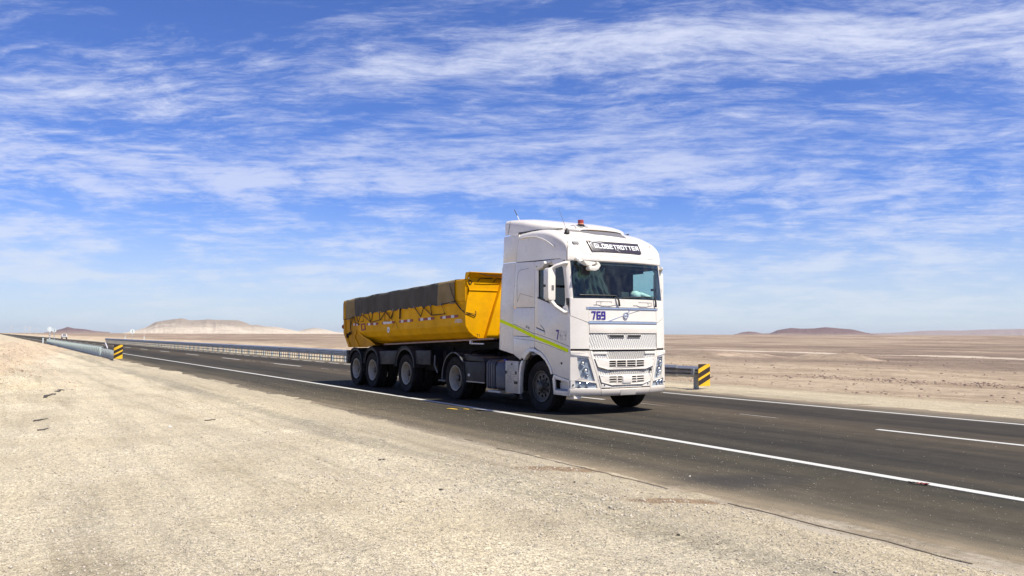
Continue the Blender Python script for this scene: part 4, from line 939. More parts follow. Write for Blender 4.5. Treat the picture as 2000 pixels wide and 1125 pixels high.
# black printed border
for nm, ya, yb, za, zb in (('screen_border', -1.19, 1.19, 2.335, 2.372), ('screen_border', -1.19, 1.19, 3.03, 3.13)):
    MB().slab([[(WX(y_, z)-.010, y_, z) for y_ in np.linspace(ya, yb, 30)] for z in (za, zb)], (-.008, 0, 0)).build(nm, DK, ws, smooth=True)
for s in (-1, 1):
    MB().slab([[(WX(y_, z)-.010, s*y_, z) for y_ in (1.14, 1.165, 1.19)] for z in np.linspace(2.345, 3.12, 6)], (-.008, 0, 0)).build('screen_border', DK, ws, smooth=True)
    MB().slab([[(WX(1.175, z)+.004, s*1.172, z), (WX(1.2, z), s*1.205, z), (WX(1.22, z)-.03, s*1.24, z), (lerp(z, [2.2, 2.6, 2.95], [.965, .935, .905]), s*1.248, z)] for z in np.linspace(2.20, 3.12, 7)], (-.03, 0, 0)).build('door_pillar', W, truck, smooth=True)
    MB().box(.93, 1.0, s*1.26, s*1.235, 2.20, 2.34).build('pillar_vent', DK, truck)
for k, (py_, ky, ey, kz, ez) in enumerate(((-.20, -.275, -1.06, 2.40, 2.405), (.85, .80, -.09, 2.405, 2.365))):
    wp = MB().tube([(FX(py_, 2.19, .03), py_, 2.19), (FX(py_, 2.30, .05), (py_*.6+ky*.4), 2.30), (WX(ky, kz)+.045, ky, kz)], [.022, .018, .012], 8).build('wiper', DK, truck, smooth=True)
    pts = [(WX(y_, z_)+.025, y_, z_) for y_, z_ in [(ky+(ey-ky)*q, kz+(ez-kz)*q) for q in np.linspace(0, 1, 8)]]
    MB().tube(pts, .010, 6).build('wiper_blade', DK, wp)
    MB().tube([(p[0]-.014, p[1], p[2]-.006) for p in pts], .008, 5).build('rubber_strip', M['seam'], wp)

# --- high roof: cap over the windscreen, side walls, crown
Cp = [(-1.02, 3.90), (-.5, 3.92), (.0, 3.89), (.35, 3.84), (.6, 3.765), (.78, 3.665), (.90, 3.52), (1.0, 3.36), (1.09, 3.22), (1.135, 3.16), (1.14, 3.125), (1.10, 3.105)]
Sp = [(-1.02, 3.835), (-.5, 3.85), (.0, 3.825), (.35, 3.75), (.58, 3.66), (.75, 3.585), (.88, 3.50), (.925, 3.36), (.938, 3.24), (.94, 3.17), (.938, 3.125), (.90, 3.105)]
def resamp(P, n):
    P = np.array(P); d = np.r_[0, np.cumsum(np.hypot(*np.diff(P, axis=0).T))]; t = np.linspace(0, d[-1], n)
    return np.stack([np.interp(t, d, P[:, 0]), np.interp(t, d, P[:, 1])], -1)
def smooth_poly(P, it=2):
    P = [Vector((a, b)) for a, b in P]
    for _ in range(it):
        Q = [P[0]]
        for a, b in zip(P[:-1], P[1:]): Q += [a*.75+b*.25, a*.25+b*.75]
        P = Q+[P[-1]]
    return [(p.x, p.y) for p in P]
CP = np.array(smooth_poly(Cp)); SP = np.array(smooth_poly(Sp))
YS = [-1.235, -1.228, -1.20, -1.15, -1.08, -.95, -.8, -.6, -.4, -.2, 0, .2, .4, .6, .8, .95, 1.08, 1.15, 1.20, 1.228, 1.235]
def roofpt(i, y):
    a = min(1, abs(y)/1.2); wx = a**3; wz = a**2.4
    x = CP[i, 0]*(1-wx)+SP[i, 0]*wx; z = CP[i, 1]*(1-wz)+SP[i, 1]*wz
    e = max(0, abs(y)-1.06)/.175
    k = min(1, max(0, (z-3.12)/.4))
    z -= k*.10*(1-math.sqrt(max(0, 1-e*e)))
    return (x, y, z)
split = 25   # rows from here on are the front cap
rows = [[roofpt(i, y_) for y_ in YS] for i in range(len(CP))]
MB().slab(rows, (0, 0, -.02)).build('roof', W, truck, smooth=True, auto=60)
for s in (-1, 1):   # upper side walls reaching up to the roof edge
    top = [(-.985, 3.745)] + [(roofpt(i, 1.235)[0], roofpt(i, 1.235)[2]) for i in range(len(CP)) if roofpt(i, 1.235)[0] > -.8 and CP[i, 0] < .9]
    xs_ = np.linspace(-.985, .935 if s < 0 else .87, 40); rows = []
    tz = np.interp(xs_, [p[0] for p in top], [p[1] for p in top])
    for x_, zt in zip(xs_, tz):
        x0_ = x_
        rows.append([(x0_, s*(1.25 - (.012+.05*max(0, (x_-.3)/.6))*max(0, (v-.35)/.65)**2), lerp(x_, [-.99, .70, .80, .87, .93], [3.20, 3.158, 3.123, 3.108, 3.108])*(1-v)+(zt+.006)*v) for v in np.linspace(0, 1, 8)])
    # rear edge follows the slanted gap
    rows[0] = [(lerp(p[2], [3.1, 3.85], [-.99, -.84]), p[1], p[2]) for p in rows[0]]; rows[1] = [(max(p[0], rows[0][i][0]+.02), p[1], p[2]) for i, p in enumerate(rows[1])]
    rows[2] = [(max(p[0], rows[0][i][0]+.04), p[1], p[2]) for i, p in enumerate(rows[2])]
    MB().slab(rows, (0, -s*.03, 0)).build('upper_side_panel', W, truck, smooth=True)
    # swage line
    sw = smooth_poly([(-.80, 3.70), (-.5, 3.72), (-.1, 3.675), (.25, 3.56), (.52, 3.41)])
    MB().tube([(a, s*1.258, b-.0) for a, b in sw], [.003]+[.017]*(len(sw)-2)+[.003], 6).build('swage_line', W, truck, smooth=True)
    # marker lamps and small sensors on the cap corners
    MB().lathe([(0, .03), (.03, .028), (.045, .012), (.048, 0)], (.89 if s < 0 else .86, s*1.0, 3.475), 'x', 16).build('marker_lamp', M['reflector'] if s < 0 else M['red'], truck, smooth=True)
    MB().prismx([(s*.93, 3.445), (s*1.07, 3.445), (s*1.09, 3.50), (s*.95, 3.505)], .80, .935 if s < 0 else .87).build('marker_lamp_housing', M['lampbody'], truck, bevel=.01)
    MB().lathe([(.018, .02), (.024, .02), (.026, 0)], (.935, s*1.09, 3.25), 'x', 14).build('roof_sensor', M['ghost'], truck, smooth=True)
# seam along the foot of the cap
def cap_on(y, z):     # x of the cap surface at (y, z)
    a = min(1, abs(y)/1.2); wx = a**3; wz = a**2.4; best = None
    pr = [(CP[i, 1]*(1-wz)+SP[i, 1]*wz, CP[i, 0]*(1-wx)+SP[i, 0]*wx) for i in range(len(CP)) if CP[i, 0] > .3]
    pr = sorted(pr); return float(np.interp(z, [p[0] for p in pr], [p[1] for p in pr]))
ln = [(-.98, 3.46), (-.93, 3.36), (-.88, 3.27), (-.80, 3.235), (-.3, 3.225), (.3, 3.22), (.85, 3.215), (1.0, 3.215)]
MB().tube([(cap_on(a, b)+.002, a, b) for a, b in smooth_poly(ln)], .0045, 5).build('cap_seam', M['greyp'], truck)
MB().tube([(cap_on(a, b)+.002, a, b) for a, b in smooth_poly([(-.86, 3.63), (-.82, 3.55), (-.78, 3.40), (-.76, 3.33)])], .0045, 5).build('cap_seam', M['greyp'], truck)
MB().tube([(.945, -1.242, z_) for z_ in (3.10, 3.2, 3.3, 3.42, 3.5)], .007, 5).build('cap_seam', M['seam'], truck)
# illuminated sign board
bd_x = lambda z: 1.052 - (z-3.30)*.60
def SB(off): return lambda a, b, k: (bd_x(b)+off-(.004 if k else 0), a, b)
board = MB().prism([(-.72, 3.540), (-.685, 3.315), (.63, 3.318), (.635, 3.545)], lambda a, b, k: (bd_x(b)+.012-(.06 if k else 0), a, b)).build('sign_board', M['sign'], truck, bevel=.006)
letters('GLOBETROTTER', -.590, 3.385, .082, .095, .0175, .0185, SB(.018)).build('sign_lettering', M['white2'], board)
arc = [(-.60+.0, 3.36), (-.655, 3.41), (-.675, 3.47), (-.65, 3.505), (-.57, 3.52), (-.46, 3.515), (-.36, 3.495), (-.30, 3.475)]
arc = smooth_poly(arc); q = []
for i, (a, b) in enumerate(arc): q.append((bd_x(b)+.019, a, b))
MB().tube(q, [.003+.007*math.sin(PI*i/(len(q)-1)) for i in range(len(q))], 6).build('sign_swoosh', M['white2'], board)
MB().tube([(bd_x(b)+.019, a, b) for a, b in ((-.08, 3.375), (-.02, 3.36), (.04, 3.325))], [.002, .006, .002], 6).build('sign_swoosh', M['white2'], board)
# grey panel in front of the roof deflector
def roof_at(x, y):
    a = min(1, abs(y)/1.2); wx = a**3; wz = a**2.4
    xs__ = CP[:, 0]*(1-wx)+SP[:, 0]*wx; zs__ = CP[:, 1]*(1-wz)+SP[:, 1]*wz; k = int(np.argmax(xs__)); return float(np.interp(x, xs__[:k], zs__[:k]))
rows = [[(x_, y_, roof_at(x_, y_)+.010) for x_ in np.linspace(.30, lerp(y_, [-.86, -.38, .5, .62], [.44, .70, .76, .74]), 6)] for y_ in np.linspace(-.86, .46, 12)]
MB().slab(rows, (0, 0, -.02)).build('roof_panel', M['roof_grey'], truck, smooth=True)
# roof deflector
tz = lambda x: lerp(x, [-1.6, -1.0, -.4, 0, .2, .35, .47], [4.215, 4.20, 4.10, 4.02, 3.97, 3.92, 3.86])
bz_ = lambda x, y: lerp(x, [-1.6, -.96, .36, .8], [3.87, 3.86, 3.82, 3.78])
wd = lambda x: lerp(x, [-1.6, -.9, -.4, 0, .2, .35, .47], [1.17, 1.165, 1.10, .98, .86, .72, .56])
rows = []
for x_ in [-1.56, -1.45, -1.2, -.9, -.6, -.4, -.2, 0, .1, .2, .3, .38, .43, .47]:
    t_, w_, b_ = tz(x_), wd(x_), bz_(x_, 0); sec = []
    ex = lerp(x_, [-1.5, -.4, .45], [.16, .5, .8])
    for th in np.linspace(0, PI, 25):
        c_, s_ = math.cos(th), math.sin(th)
        sec.append((x_ + (.0 if x_ > -1.5 else 0), math.copysign(abs(c_)**ex, c_)*w_, b_ + (t_-b_)*abs(s_)**lerp(x_, [-1.5, .3], [.22, .75])))
    rows.append(sec)
MB().slab(rows, (0, 0, -.02)).build('roof_deflector', W, truck, smooth=True, auto=60)
MB().box(-1.30, -.98, -1.19, 1.19, 3.78, 3.86).build('deflector_mount', WP, truck)
for s in (-1, 1):
    MB().tube([(-1.43, s*1.172, 3.87), (-1.38, s*1.172, 4.04), (-1.35, s*1.165, 4.16)], .005, 5).build('deflector_seam', M['greyp'], truck)
    MB().tube([(-1.0, s*1.175, 3.85), (-.3, s*1.12, 3.85), (.30, s*.90, 3.83)], .014, 6).build('deflector_gap', M['seam'], truck)
def defl_z(x, y):
    w_, p_, e_ = wd(x), lerp(x, [-1.5, .3], [.22, .75]), lerp(x, [-1.5, -.4, .45], [.16, .5, .8])
    c_ = min(1, abs(y)/w_)**(1/e_); return bz_(x, 0)+(tz(x)-bz_(x, 0))*math.sqrt(max(0, 1-c_*c_))**p_
letters('769', .05, -.98, .12, .17, .05, .03, lambda a, b, k: (.42 - (b+.98)*1.0, -.66 + (a-.05)*.8, defl_z(.40-(b+.98), -.66+(a-.05)*.8) + .005 - (.01 if k else 0))).build('roof_number', M['lampbody'], truck)
# beacon
bc = MB().lathe([(0, -.05), (.085, -.05), (.085, .015), (.07, .02), (.07, .03)], (.30, -.42, 3.925), 'z', 20).build('beacon', DK, truck, smooth=True)
MB().lathe([(.064, .025), (.064, .11), (.058, .128), (0, .132)], (.30, -.42, 3.925), 'z', 20).build('beacon_dome', M['amber'], bc, smooth=True)
MB().lathe([(.0655, .03), (.0655, .055)], (.30, -.42, 3.925), 'z', 20).build('beacon_band', M['amber2'], bc, smooth=True)
# aerials
a1 = MB().lathe([(0, .10), (.02, .10), (.045, .05), (.06, 0)], (.60, -1.0, 3.70), 'z', 12).build('aerial', DK, truck, smooth=True)
MB().tube([(.58, -1.0, 3.78), (.32, -1.0, 4.23)], [.006, .003], 5).build('aerial_rod', DK, a1)
a2 = MB().tube([(-1.25, -.98, 4.17), (-1.46, -.98, 4.44)], [.007, .006], 5).build('aerial', WP, truck)
MB().tube([(-1.35, -.98, 4.30), (-1.47, -.98, 4.45)], [.010, .009], 5).build('aerial_sleeve', DK, a2)

# --- mirrors
for s in (-1, 1):
    Y_ = lambda y_: s*y_
    outl = [(.50, 2.88), (.56, 2.93), (.68, 2.945), (.70, 2.60), (.70, 2.32), (.60, 2.28), (.54, 2.32)]
    K_ = (lambda a: a) if s < 0 else (lambda a: 1.27+(a-1.33)*.80)
    mh = MB().prism([(1.41, 2.935), (1.425, 2.955), (1.565, 2.95), (1.59, 2.91), (1.60, 2.66), (1.59, 2.34), (1.56, 2.295), (1.44, 2.29), (1.415, 2.32)], lambda a, b, k: ((.62 if k else .78)+.0*(b-2.6), s*K_(a), b)).build('mirror', WP, truck, bevel=.035)
    MB().box(.60, .622, s*K_(1.43), s*K_(1.58), 2.62, 2.91).build('mirror_glass', M['chrome'], mh)
    MB().box(.60, .622, s*K_(1.43), s*K_(1.58), 2.33, 2.585).build('mirror_glass', M['chrome'], mh)
    MB().prism([(1.455, 2.50), (1.51, 2.50), (1.51, 2.60), (1.455, 2.60)], lambda a, b, k: (.76 if k else .786, s*K_(a), b)).build('mirror_badge', M['greyp'], mh)
    for q in (0, 1):
        z0_, z1_ = ((2.90, 3.05), (2.31, 2.06))[q]
        MB().tube([(.71, s*K_(1.50), z0_), (.80, s*K_(1.43), z0_+(z1_-z0_)*.55), (.92, s*1.30, z1_-.01), (.95, s*1.235, z1_)], [.045, .042, .038, .04], 8).build('mirror_arm', WP, mh, smooth=True)
    MB().box(.62, .70, s*K_(1.60), s*1.25, 2.565, 2.615).build('mirror_bracket', DK, mh)
# kerb mirror over the side window and forward mirror on the cap (kerb side only)
km = MB().prism([(-.04, 3.00), (.02, 3.06), (.20, 3.115), (.34, 3.12), (.36, 3.07), (.30, 3.00), (.15, 2.955), (.03, 2.955)], lambda a, b, k: (a, -1.26 if k else -1.40, b)).build('kerb_mirror', WP, truck, bevel=.03)
MB().box(.06, .09, -1.405, -1.39, 3.02, 3.035).build('mirror_screw', M['seam'], km)
MB().tube([(.30, -1.33, 3.09), (.40, -1.26, 3.11)], .03, 8).build('mirror_arm', WP, km, smooth=True)
fm = MB().prism([(lambda q: (-.84+(q[0]+.84)*.86, 2.99+(q[1]-2.99)*.86))(q) for q in [(-1.00, 2.955), (-.93, 2.975), (-.80, 2.98), (-.775, 3.02), (-.80, 3.075), (-.745, 3.08), (-.69, 3.03), (-.675, 2.985), (-.74, 2.90), (-.83, 2.862), (-.97, 2.868), (-1.01, 2.90)]], lambda a, b, k: (1.34 if not k else 1.21, a, b)).build('forward_mirror', WP, truck, bevel=.015)
MB().tube([(.98, -1.05, 3.15), (1.16, -1.08, 3.08), (1.26, -1.02, 3.01), (1.28, -.90, 2.985)], [.04, .04, .035, .035], 8).build('mirror_arm', WP, fm, smooth=True)
MB().prism([(-1.10, 3.08), (-.78, 3.06), (-.76, 3.03), (-.90, 2.995), (-1.02, 2.985)], lambda a, b, k: (1.30 if not k else 1.20, a, b)).build('mirror_housing', WP, fm, bevel=.012)
MB().box(1.15, 1.20, -1.05, -.87, 2.80, 2.98).build('mirror_glass', DK, fm)

# --- cab interior
MB().prismy([(.55, 1.9), (.60, 2.30), (.75, 2.37), (1.10, 2.345), (1.10, 1.9)], -.93, .93).build('dashboard', M['dashm'], truck, bevel=.03)
MB().box(.92, 1.02, .10, .30, 2.37, 2.50).build('dash_gauge_hood', M['dashm'], truck, bevel=.01)
for y_ in (-.62, .66):
    st = MB().box(-.25, .30, y_-.27, y_+.27, 1.72, 1.90).build('seat', M['seatm'], truck, bevel=.05)
    MB().prismy([(-.30, 1.85), (-.14, 1.85), (-.28, 2.62), (-.42, 2.60)], y_-.25, y_+.25).build('backrest', M['seatm'], st, bevel=.04)
    MB().prismy([(-.40, 2.64), (-.27, 2.64), (-.30, 2.86), (-.40, 2.86)], y_-.14, y_+.14).build('headrest', M['seatm'], st, bevel=.03)
sw_ = MB().lathe([(.205, -.015), (.222, 0), (.205, .015), (.19, 0)], (0, 0, 0), 'z', 28, closed=True)
sw_.tube([(-.2, 0, 0), (.2, 0, 0)], .012, 6).tube([(0, 0, 0), (0, -.2, 0)], .012, 6)
Rm = Matrix.Rotation(math.radians(-62), 3, 'Y'); sw_.v = [tuple(Rm @ Vector(p) + Vector((.62, .72, 2.34))) for p in sw_.v]
sw_.build('steering_wheel', DK, truck, smooth=True)
# crumpled curtain tied at the kerb side of the windscreen
rows = []
for j in range(26):
    v = j/25; z = 2.40+.70*v; row = []
    for i in range(60):
        u = i/59; wv = .80 - .30*(1-abs(2*v-1.1))*.3
        y_ = -1.12 + wv*u
        n_ = noise.fractal(Vector((u*9, v*2.2, 3)), 1.0, 2.0, 4)*.035 + math.sin(u*42+2*math.sin(v*5))*.022
        row.append((WX(y_, z)-.09+n_, y_+.012*math.sin(v*18+u*9), z))
    rows.append(row)
MB().grid(rows).build('cab_curtain', M['curtain'], truck, smooth=True, auto=180)
MB().box(-.16, .14, 1.14, 1.16, 2.2, 3.08).build('window_blocker', M['inner'], truck)  # added dark panel, hides part of the sky behind the far window
MB().box(-.9, .5, -1.15, 1.15, 2.95, 3.0).build('overhead_shelf', M['inner'], truck)

# --- chassis of the tractor
ch = MB(); 
for s in (-1, 1): ch.box(-4.7, .95, s*.46, s*.38, .72, .98)
for x_ in (-4.6, -3.2, -2.2, -1.2): ch.box(x_-.05, x_+.05, -.40, .40, .76, .94)
ch.box(-.9, 1.12, -.42, .42, .62, 1.25); ch.box(.2, 1.05, -.95, .95, .45, .56)
ch.build('chassis_frame', M['chassis'], truck, bevel=.01)
MB().lathe([(.07, -.85), (.07, .85)], (0, 0, .53), 'y', 12).lathe([(.09, -.9), (.09, .9)], (-3.8, 0, .53), 'y', 12).box(-.12, .12, -.6, .6, .42, .56).build('axle', M['chassis'], truck, smooth=True)
MB().prismz([(-4.35, -.45), (-3.2, -.45), (-3.0, 0), (-3.2, .45), (-4.35, .45), (-4.0, 0)], 1.06, 1.12).box(-4.1, -3.4, -.4, .4, .98, 1.06).build('fifth_wheel', M['chassis'], truck)
for s in (-1, 1):
    wheel(truck, -.0, s*1.075, .527, .33, 'steer', s)
    wheel(truck, -3.80, s*1.10, .522, .30, 'dual', s)
    # rear mudguard: half-round with a boxed front skirt
    fd = MB(); ang = np.linspace(PI*1.05, .28*PI, 20)
    arcp = [(-3.86+.62*math.cos(a), .50+.655*math.sin(a)) for a in ang]
    arcp = [(-4.47, .455)] + arcp[1:] + [(-3.36, .93), (-3.25, .43)]
    fd.slab([[(p[0], s*1.26, p[1]), (p[0], s*.62, p[1])] for p in arcp], lambda p: (-(p[0]+3.86)*.02, 0, -.014 if p[2] > .6 else 0)); fd.build('rear_mudguard', M['fender'], truck, smooth=True)
    lip = arcp[:-1]
    MB().tube([(p[0], s*1.255, p[1]) for p in lip], .018, 6).build('mudguard_lip', M['greyp'], truck, smooth=True)
    MB().prismy([(-3.36, .95), (-3.25, .43), (-2.36, .48), (-2.36, .955), (-3.1, .945)], s*1.235, s*1.20).build('side_skirt', M['fender'], truck, bevel=.008)
    MB().box(-3.25, -2.36, s*1.24, s*1.225, .465, .485).build('skirt_edge', M['alu'], truck)
    MB().box(-3.15, -3.06, s*1.245, s*1.23, .60, .66).build('side_reflector', M['ghost'], truck)
    MB().prismy([(-3.45, 1.12), (-2.5, 1.06), (-2.42, .96), (-3.30, .96)], s*1.20, s*.55).build('air_tank_cover', M['fender'], truck, bevel=.02)
    # tanks: two slim canisters, fuel tank, battery box with perforated lid
    for x_ in (-2.20, -2.0):
        mb = MB().prism([( -1.235, .40), (-1.235, .94), (-1.19, 1.0), (-.80, 1.0), (-.76, .94), (-.76, .40), (-.80, .35), (-1.19, .35)], lambda a, b, k: (x_-.09 if k else x_+.09, s*-a, b))
        mb.build('air_canister', M['tank'], truck, bevel=.03)
        MB().tube([(x_, s*1.245, .36), (x_, s*1.245, .95), (x_, s*1.20, 1.01), (x_, s*.80, 1.015)], .012, 5).build('canister_strap', M['greyp'], truck)
    mb = MB().prism([(-1.235, .40), (-1.235, .88), (-1.17, .99), (-1.08, 1.02), (-.70, 1.02), (-.64, .94), (-.64, .40), (-.70, .34), (-1.17, .34)], lambda a, b, k: (-1.86 if k else -1.45, s*-a, b))
    tk_ = mb.build('fuel_tank', M['tank'], truck, bevel=.03)
    MB().lathe([(0, .05), (.05, .05), (.055, 0)], (-1.60, s*1.12, 1.0), 'z', 14).build('filler_cap', M['navy'], tk_, smooth=True)
    bb = MB().box(-1.435, -.895, s*1.235, s*.7, .315, 1.02).build('battery_box', M['alu'], truck, bevel=.008)
    hol = MB()
    for i in range(6):
        for j in range(9):
            if (i+j*2) % 5 == 4: continue
            hol.lathe([(0, s*.002), (.010, s*.002), (.010, 0)], (-1.34+i*.062, s*1.235, .55+j*.045), n=8)
    tag(hol.build('vent_holes', M['seam'], bb), kind='stuff')
    for x_ in (-1.395, -.985): MB().box(x_-.012, x_+.012, s*1.25, s*1.235, .73, .80).build('latch', DK, bb)
    MB().box(-1.05, -.93, s*1.25, s*1.235, .52, .58).build('box_catch', DK, bb)
    MB().box(-1.18, -1.14, s*1.242, s*1.235, .93, .97).build('warning_label', DK, bb)
    MB().box(-2.30, -1.74, s*1.19, s*1.0, .275, .32).build('tank_tray', M['ghost'], truck, bevel=.005)
    MB().prismy([(-1.68, 1.12), (-1.05, 1.13), (-.75, 1.04), (-1.0, 1.035), (-1.68, 1.06)], s*1.15, s*.5).build('catwalk', M['chassis'], truck)
# coiled lines behind the cab
for k in range(3):
    pts = [(-1.75-.5*t + .03*math.sin(t*60), -.35+.22*k + .05*math.cos(t*60), 1.55-.35*math.sin(PI*t)) for t in np.linspace(0, 1, 70)]
    MB().tube(pts, .010, 5).build('air_line', (M['red'], M['chassis'], M['rag_yel'])[k], truck, smooth=True)

# ================================================================== TRAILER
trl = empty('dump_trailer', (-7.2, 0, 0), 'yellow half-pipe dump semitrailer with three axles hitched behind the white cab', 'trailer')
YE, OR, CH = M['yellow'], M['orange'], M['chassis']
zt = lambda x: lerp(x, [-11.53, -10.66, -7.86, -3.8, -3.2], [2.646, 2.70, 2.80, 2.935, 2.96])
zc1 = lambda x: lerp(x, [-11.5, -3.2], [1.63, 1.835])
def sec(x, s=-1):
    c = zc1(x)
    return [(s*1.245, zt(x)), (s*1.245, c+.45), (s*1.245, c), (s*1.17, c-.165), (s*1.00, c-.30), (s*.80, c-.36), (s*.35, c-.38)]
xx = [-10.3, -9.5, -8.5, -7.5, -6.5, -5.5, -4.5, -3.22]
for s in (-1, 1):
    fac = [sec(x, s) for x in xx]; names = ['tub_side', 'tub_side', 'tub_facet', 'tub_facet', 'tub_facet', 'tub_floor']
    k0 = [(0, 2, 'tub_side'), (2, 3, 'tub_facet'), (3, 4, 'tub_facet'), (4, 6, 'tub_floor')]
    for a, b, nm in k0:
        rows = []
        for i, x in enumerate(xx):
            off = [0, 0, 0, .5, .95, 1.45, 1.45]
            rows.append([(max(x, -10.3+off[k]) if k > 2 else x, fac[i][k][0], fac[i][k][1]) for k in range(a, b+1)])
        MB().slab(rows, (0, -s*.012, .0)).build(nm, YE, trl)
    # rear end: post, flared bracket plates
    MB().prismy([(-11.53, zt(-11.5)), (-10.3, zt(-10.3)), (-10.3, 1.69), (-9.8, 1.52), (-9.35, 1.43), (-8.9, 1.285), (-9.6, 1.20), (-11.03, 1.18), (-11.49, 1.63)], s*1.247, s*1.225).build('rear_side_plate', OR, trl)
    MB().prismy([(-11.53, 2.65), (-11.36, 2.66), (-11.34, 1.66), (-10.86, 1.185), (-11.04, 1.18), (-11.50, 1.63)], s*1.275, s*1.235).build('rear_post', OR, trl, bevel=.006)
    MB().prismy([(-10.42, 1.72), (-10.32, 1.70), (-10.48, 1.50), (-10.08, 1.21), (-10.20, 1.21), (-10.60, 1.50)], s*1.285, s*1.24).build('tailgate_brace', OR, trl, bevel=.006)
    MB().prismy([(-10.30, 1.70), (-9.80, 1.525), (-9.35, 1.435), (-9.05, 1.34), (-9.10, 1.32), (-9.38, 1.405), (-9.84, 1.495), (-10.33, 1.67)], s*1.262, s*1.235).build('corner_gusset', YE, trl)
    MB().lathe([(0, s*.04), (.07, s*.04), (.08, 0)], (-11.15, s*1.25, 1.55), n=14).build('hinge_boss', CH, trl)
    MB().lathe([(0, s*.03), (.05, s*.03), (.055, 0)], (-10.95, s*1.26, 1.62), n=14).build('hinge_boss', CH, trl)
    MB().tube([(-11.5, s*1.205, zt(-11.5)-.03), (-7.9, s*1.205, zt(-7.9)-.03), (-3.22, s*1.205, zt(-3.22)-.03)], .045, 10).build('top_rail', YE, trl, smooth=True)
    MB().slab([[(x, s*1.258, zc1(x)+.52), (x, s*1.258, zc1(x)+.58)] for x in xx[::2]+[-3.22]], (0, -s*.015, 0)).build('side_swage', YE, trl, bevel=.004)
    # front lip panels between tarp and bulkhead
    MB().box(-3.64, -3.24, s*1.275, s*1.24, 2.42, 2.93).build('corner_plate', YE, trl, bevel=.01)
    MB().box(-3.60, -3.28, s*1.285, s*1.27, 2.765, 2.79).build('plate_ledge', YE, trl, bevel=.004)
    # pinkish-brown sill strip under the tub and dark long beam
    MB().prismy([(-8.85, 1.275), (-2.35, 1.49), (-2.35, 1.525), (-8.85, 1.315)], s*.99, s*.90).build('body_sill', M['sill'], trl)
    MB().prismy([(-11.0, 1.00), (-11.0, 1.20), (-8.9, 1.31), (-2.3, 1.44), (-1.72, 1.42), (-1.72, 1.34), (-4.0, 1.20), (-5.0, .98)], s*.55, s*.45).build('main_beam', CH, trl)
    # conspicuity strips, red with two white blocks
    for a, b in ((-4.615, -3.65), (-5.908, -4.966), (-7.16, -6.26), (-8.374, -7.488), (-9.579, -8.681), (-10.75, -10.2)):
        zz = lambda x: lerp(x, [-9.1, -3.65], [1.905, 2.06]); L = b-a
        f2 = lambda p, o, t: MB().slab([[(x, s*o, zz(x)-.034), (x, s*o, zz(x)+.034)] for x in p], (0, -s*t, 0))
        rs = f2([a, b], 1.254, .008).build('reflective_strip', M['red'], trl)
        for u, v in ((.14, .32), (.62, .80)): f2([a+L*u, a+L*v], 1.257, .002).build('white_patch', M['refw'], rs)
# floor between the two sides, tailgate
MB().box(-9.0, -3.3, -.36, .36, 1.36, 1.40).build('tub_underside', YE, trl)
MB().prismx([[(-1.235, 2.62), (-1.235, 1.65), (-1.10, 1.35), (-.9, 1.2), (.9, 1.2), (1.10, 1.35), (1.235, 1.65), (1.235, 2.62)]], -11.50, -11.42).build('tailgate', OR, trl, bevel=.01)
for y_ in (-.6, 0, .6): MB().box(-11.56, -11.50, y_-.05, y_+.05, 1.25, 2.58).build('tailgate_rib', OR, trl, bevel=.01)
rl = MB().lathe([(0, 0), (.075, .005), (.08, .03), (.05, .06), (0, .065)], (-11.62, -1.22, 1.84), 'x', 14).build('rear_lamp', M['red'], trl, smooth=True)
MB().box(-11.56, -11.50, -1.25, -1.19, 1.80, 1.88).build('lamp_bracket', CH, trl)
# load heaped under the tarp (closes the tub)
MB().slab([[(x, -1.22, zt(x)-.12), (x, -.6, zt(x)-.02), (x, 0, zt(x)+.0), (x, .6, zt(x)-.02), (x, 1.22, zt(x)-.12)] for x in (-11.4, -9, -7, -5, -3.3)], (0, 0, -.05)).build('load', M['ground'], trl)
# bulkhead: U-shaped front plate
U = [(-1.215, 3.00), (-1.17, 2.985), (-1.245, 2.93), (-1.25, 2.84), (-1.20, 2.74), (-1.19, 2.66), (-1.26, 2.42), (-1.30, 2.06), (-1.29, 1.83), (-1.20, 1.68), (-1.066, 1.57), (-.913, 1.513), (-.76, 1.507)]
U = U + [(-a, b) for a, b in reversed(U)]
MB().prismx(U, -3.24, -3.195).build('bulkhead', YE, trl, bevel=.008)
MB().prismx([(-a*1.0, b) for a, b in [(-1.195, 2.675), (1.195, 2.675), (1.195, 2.70), (-1.195, 2.70)]], -3.197, -3.175).build('bulkhead_seam', YE, trl, bevel=.004)
# overhanging canopy lip
MB().slab([[(-3.29, y_, 3.10), (-3.29, y_, 3.12), (-3.06, y_, 3.125)] for y_ in (-1.24, 0, 1.24)], (0, 0, -.015)).build('canopy_top', YE, trl)
MB().slab([[(-3.06, y_, 3.125), (-3.195, y_, 2.985)] for y_ in (-1.24, 0, 1.24)], (-.02, 0, 0)).build('canopy_front', YE, trl)
for s in (-1, 1): MB().prismy([(-3.29, 3.12), (-3.06, 3.125), (-3.195, 2.985), (-3.235, 2.93), (-3.30, 2.90), (-3.33, 2.98)], s*1.245, s*1.22).build('canopy_cheek', YE, trl, bevel=.004)
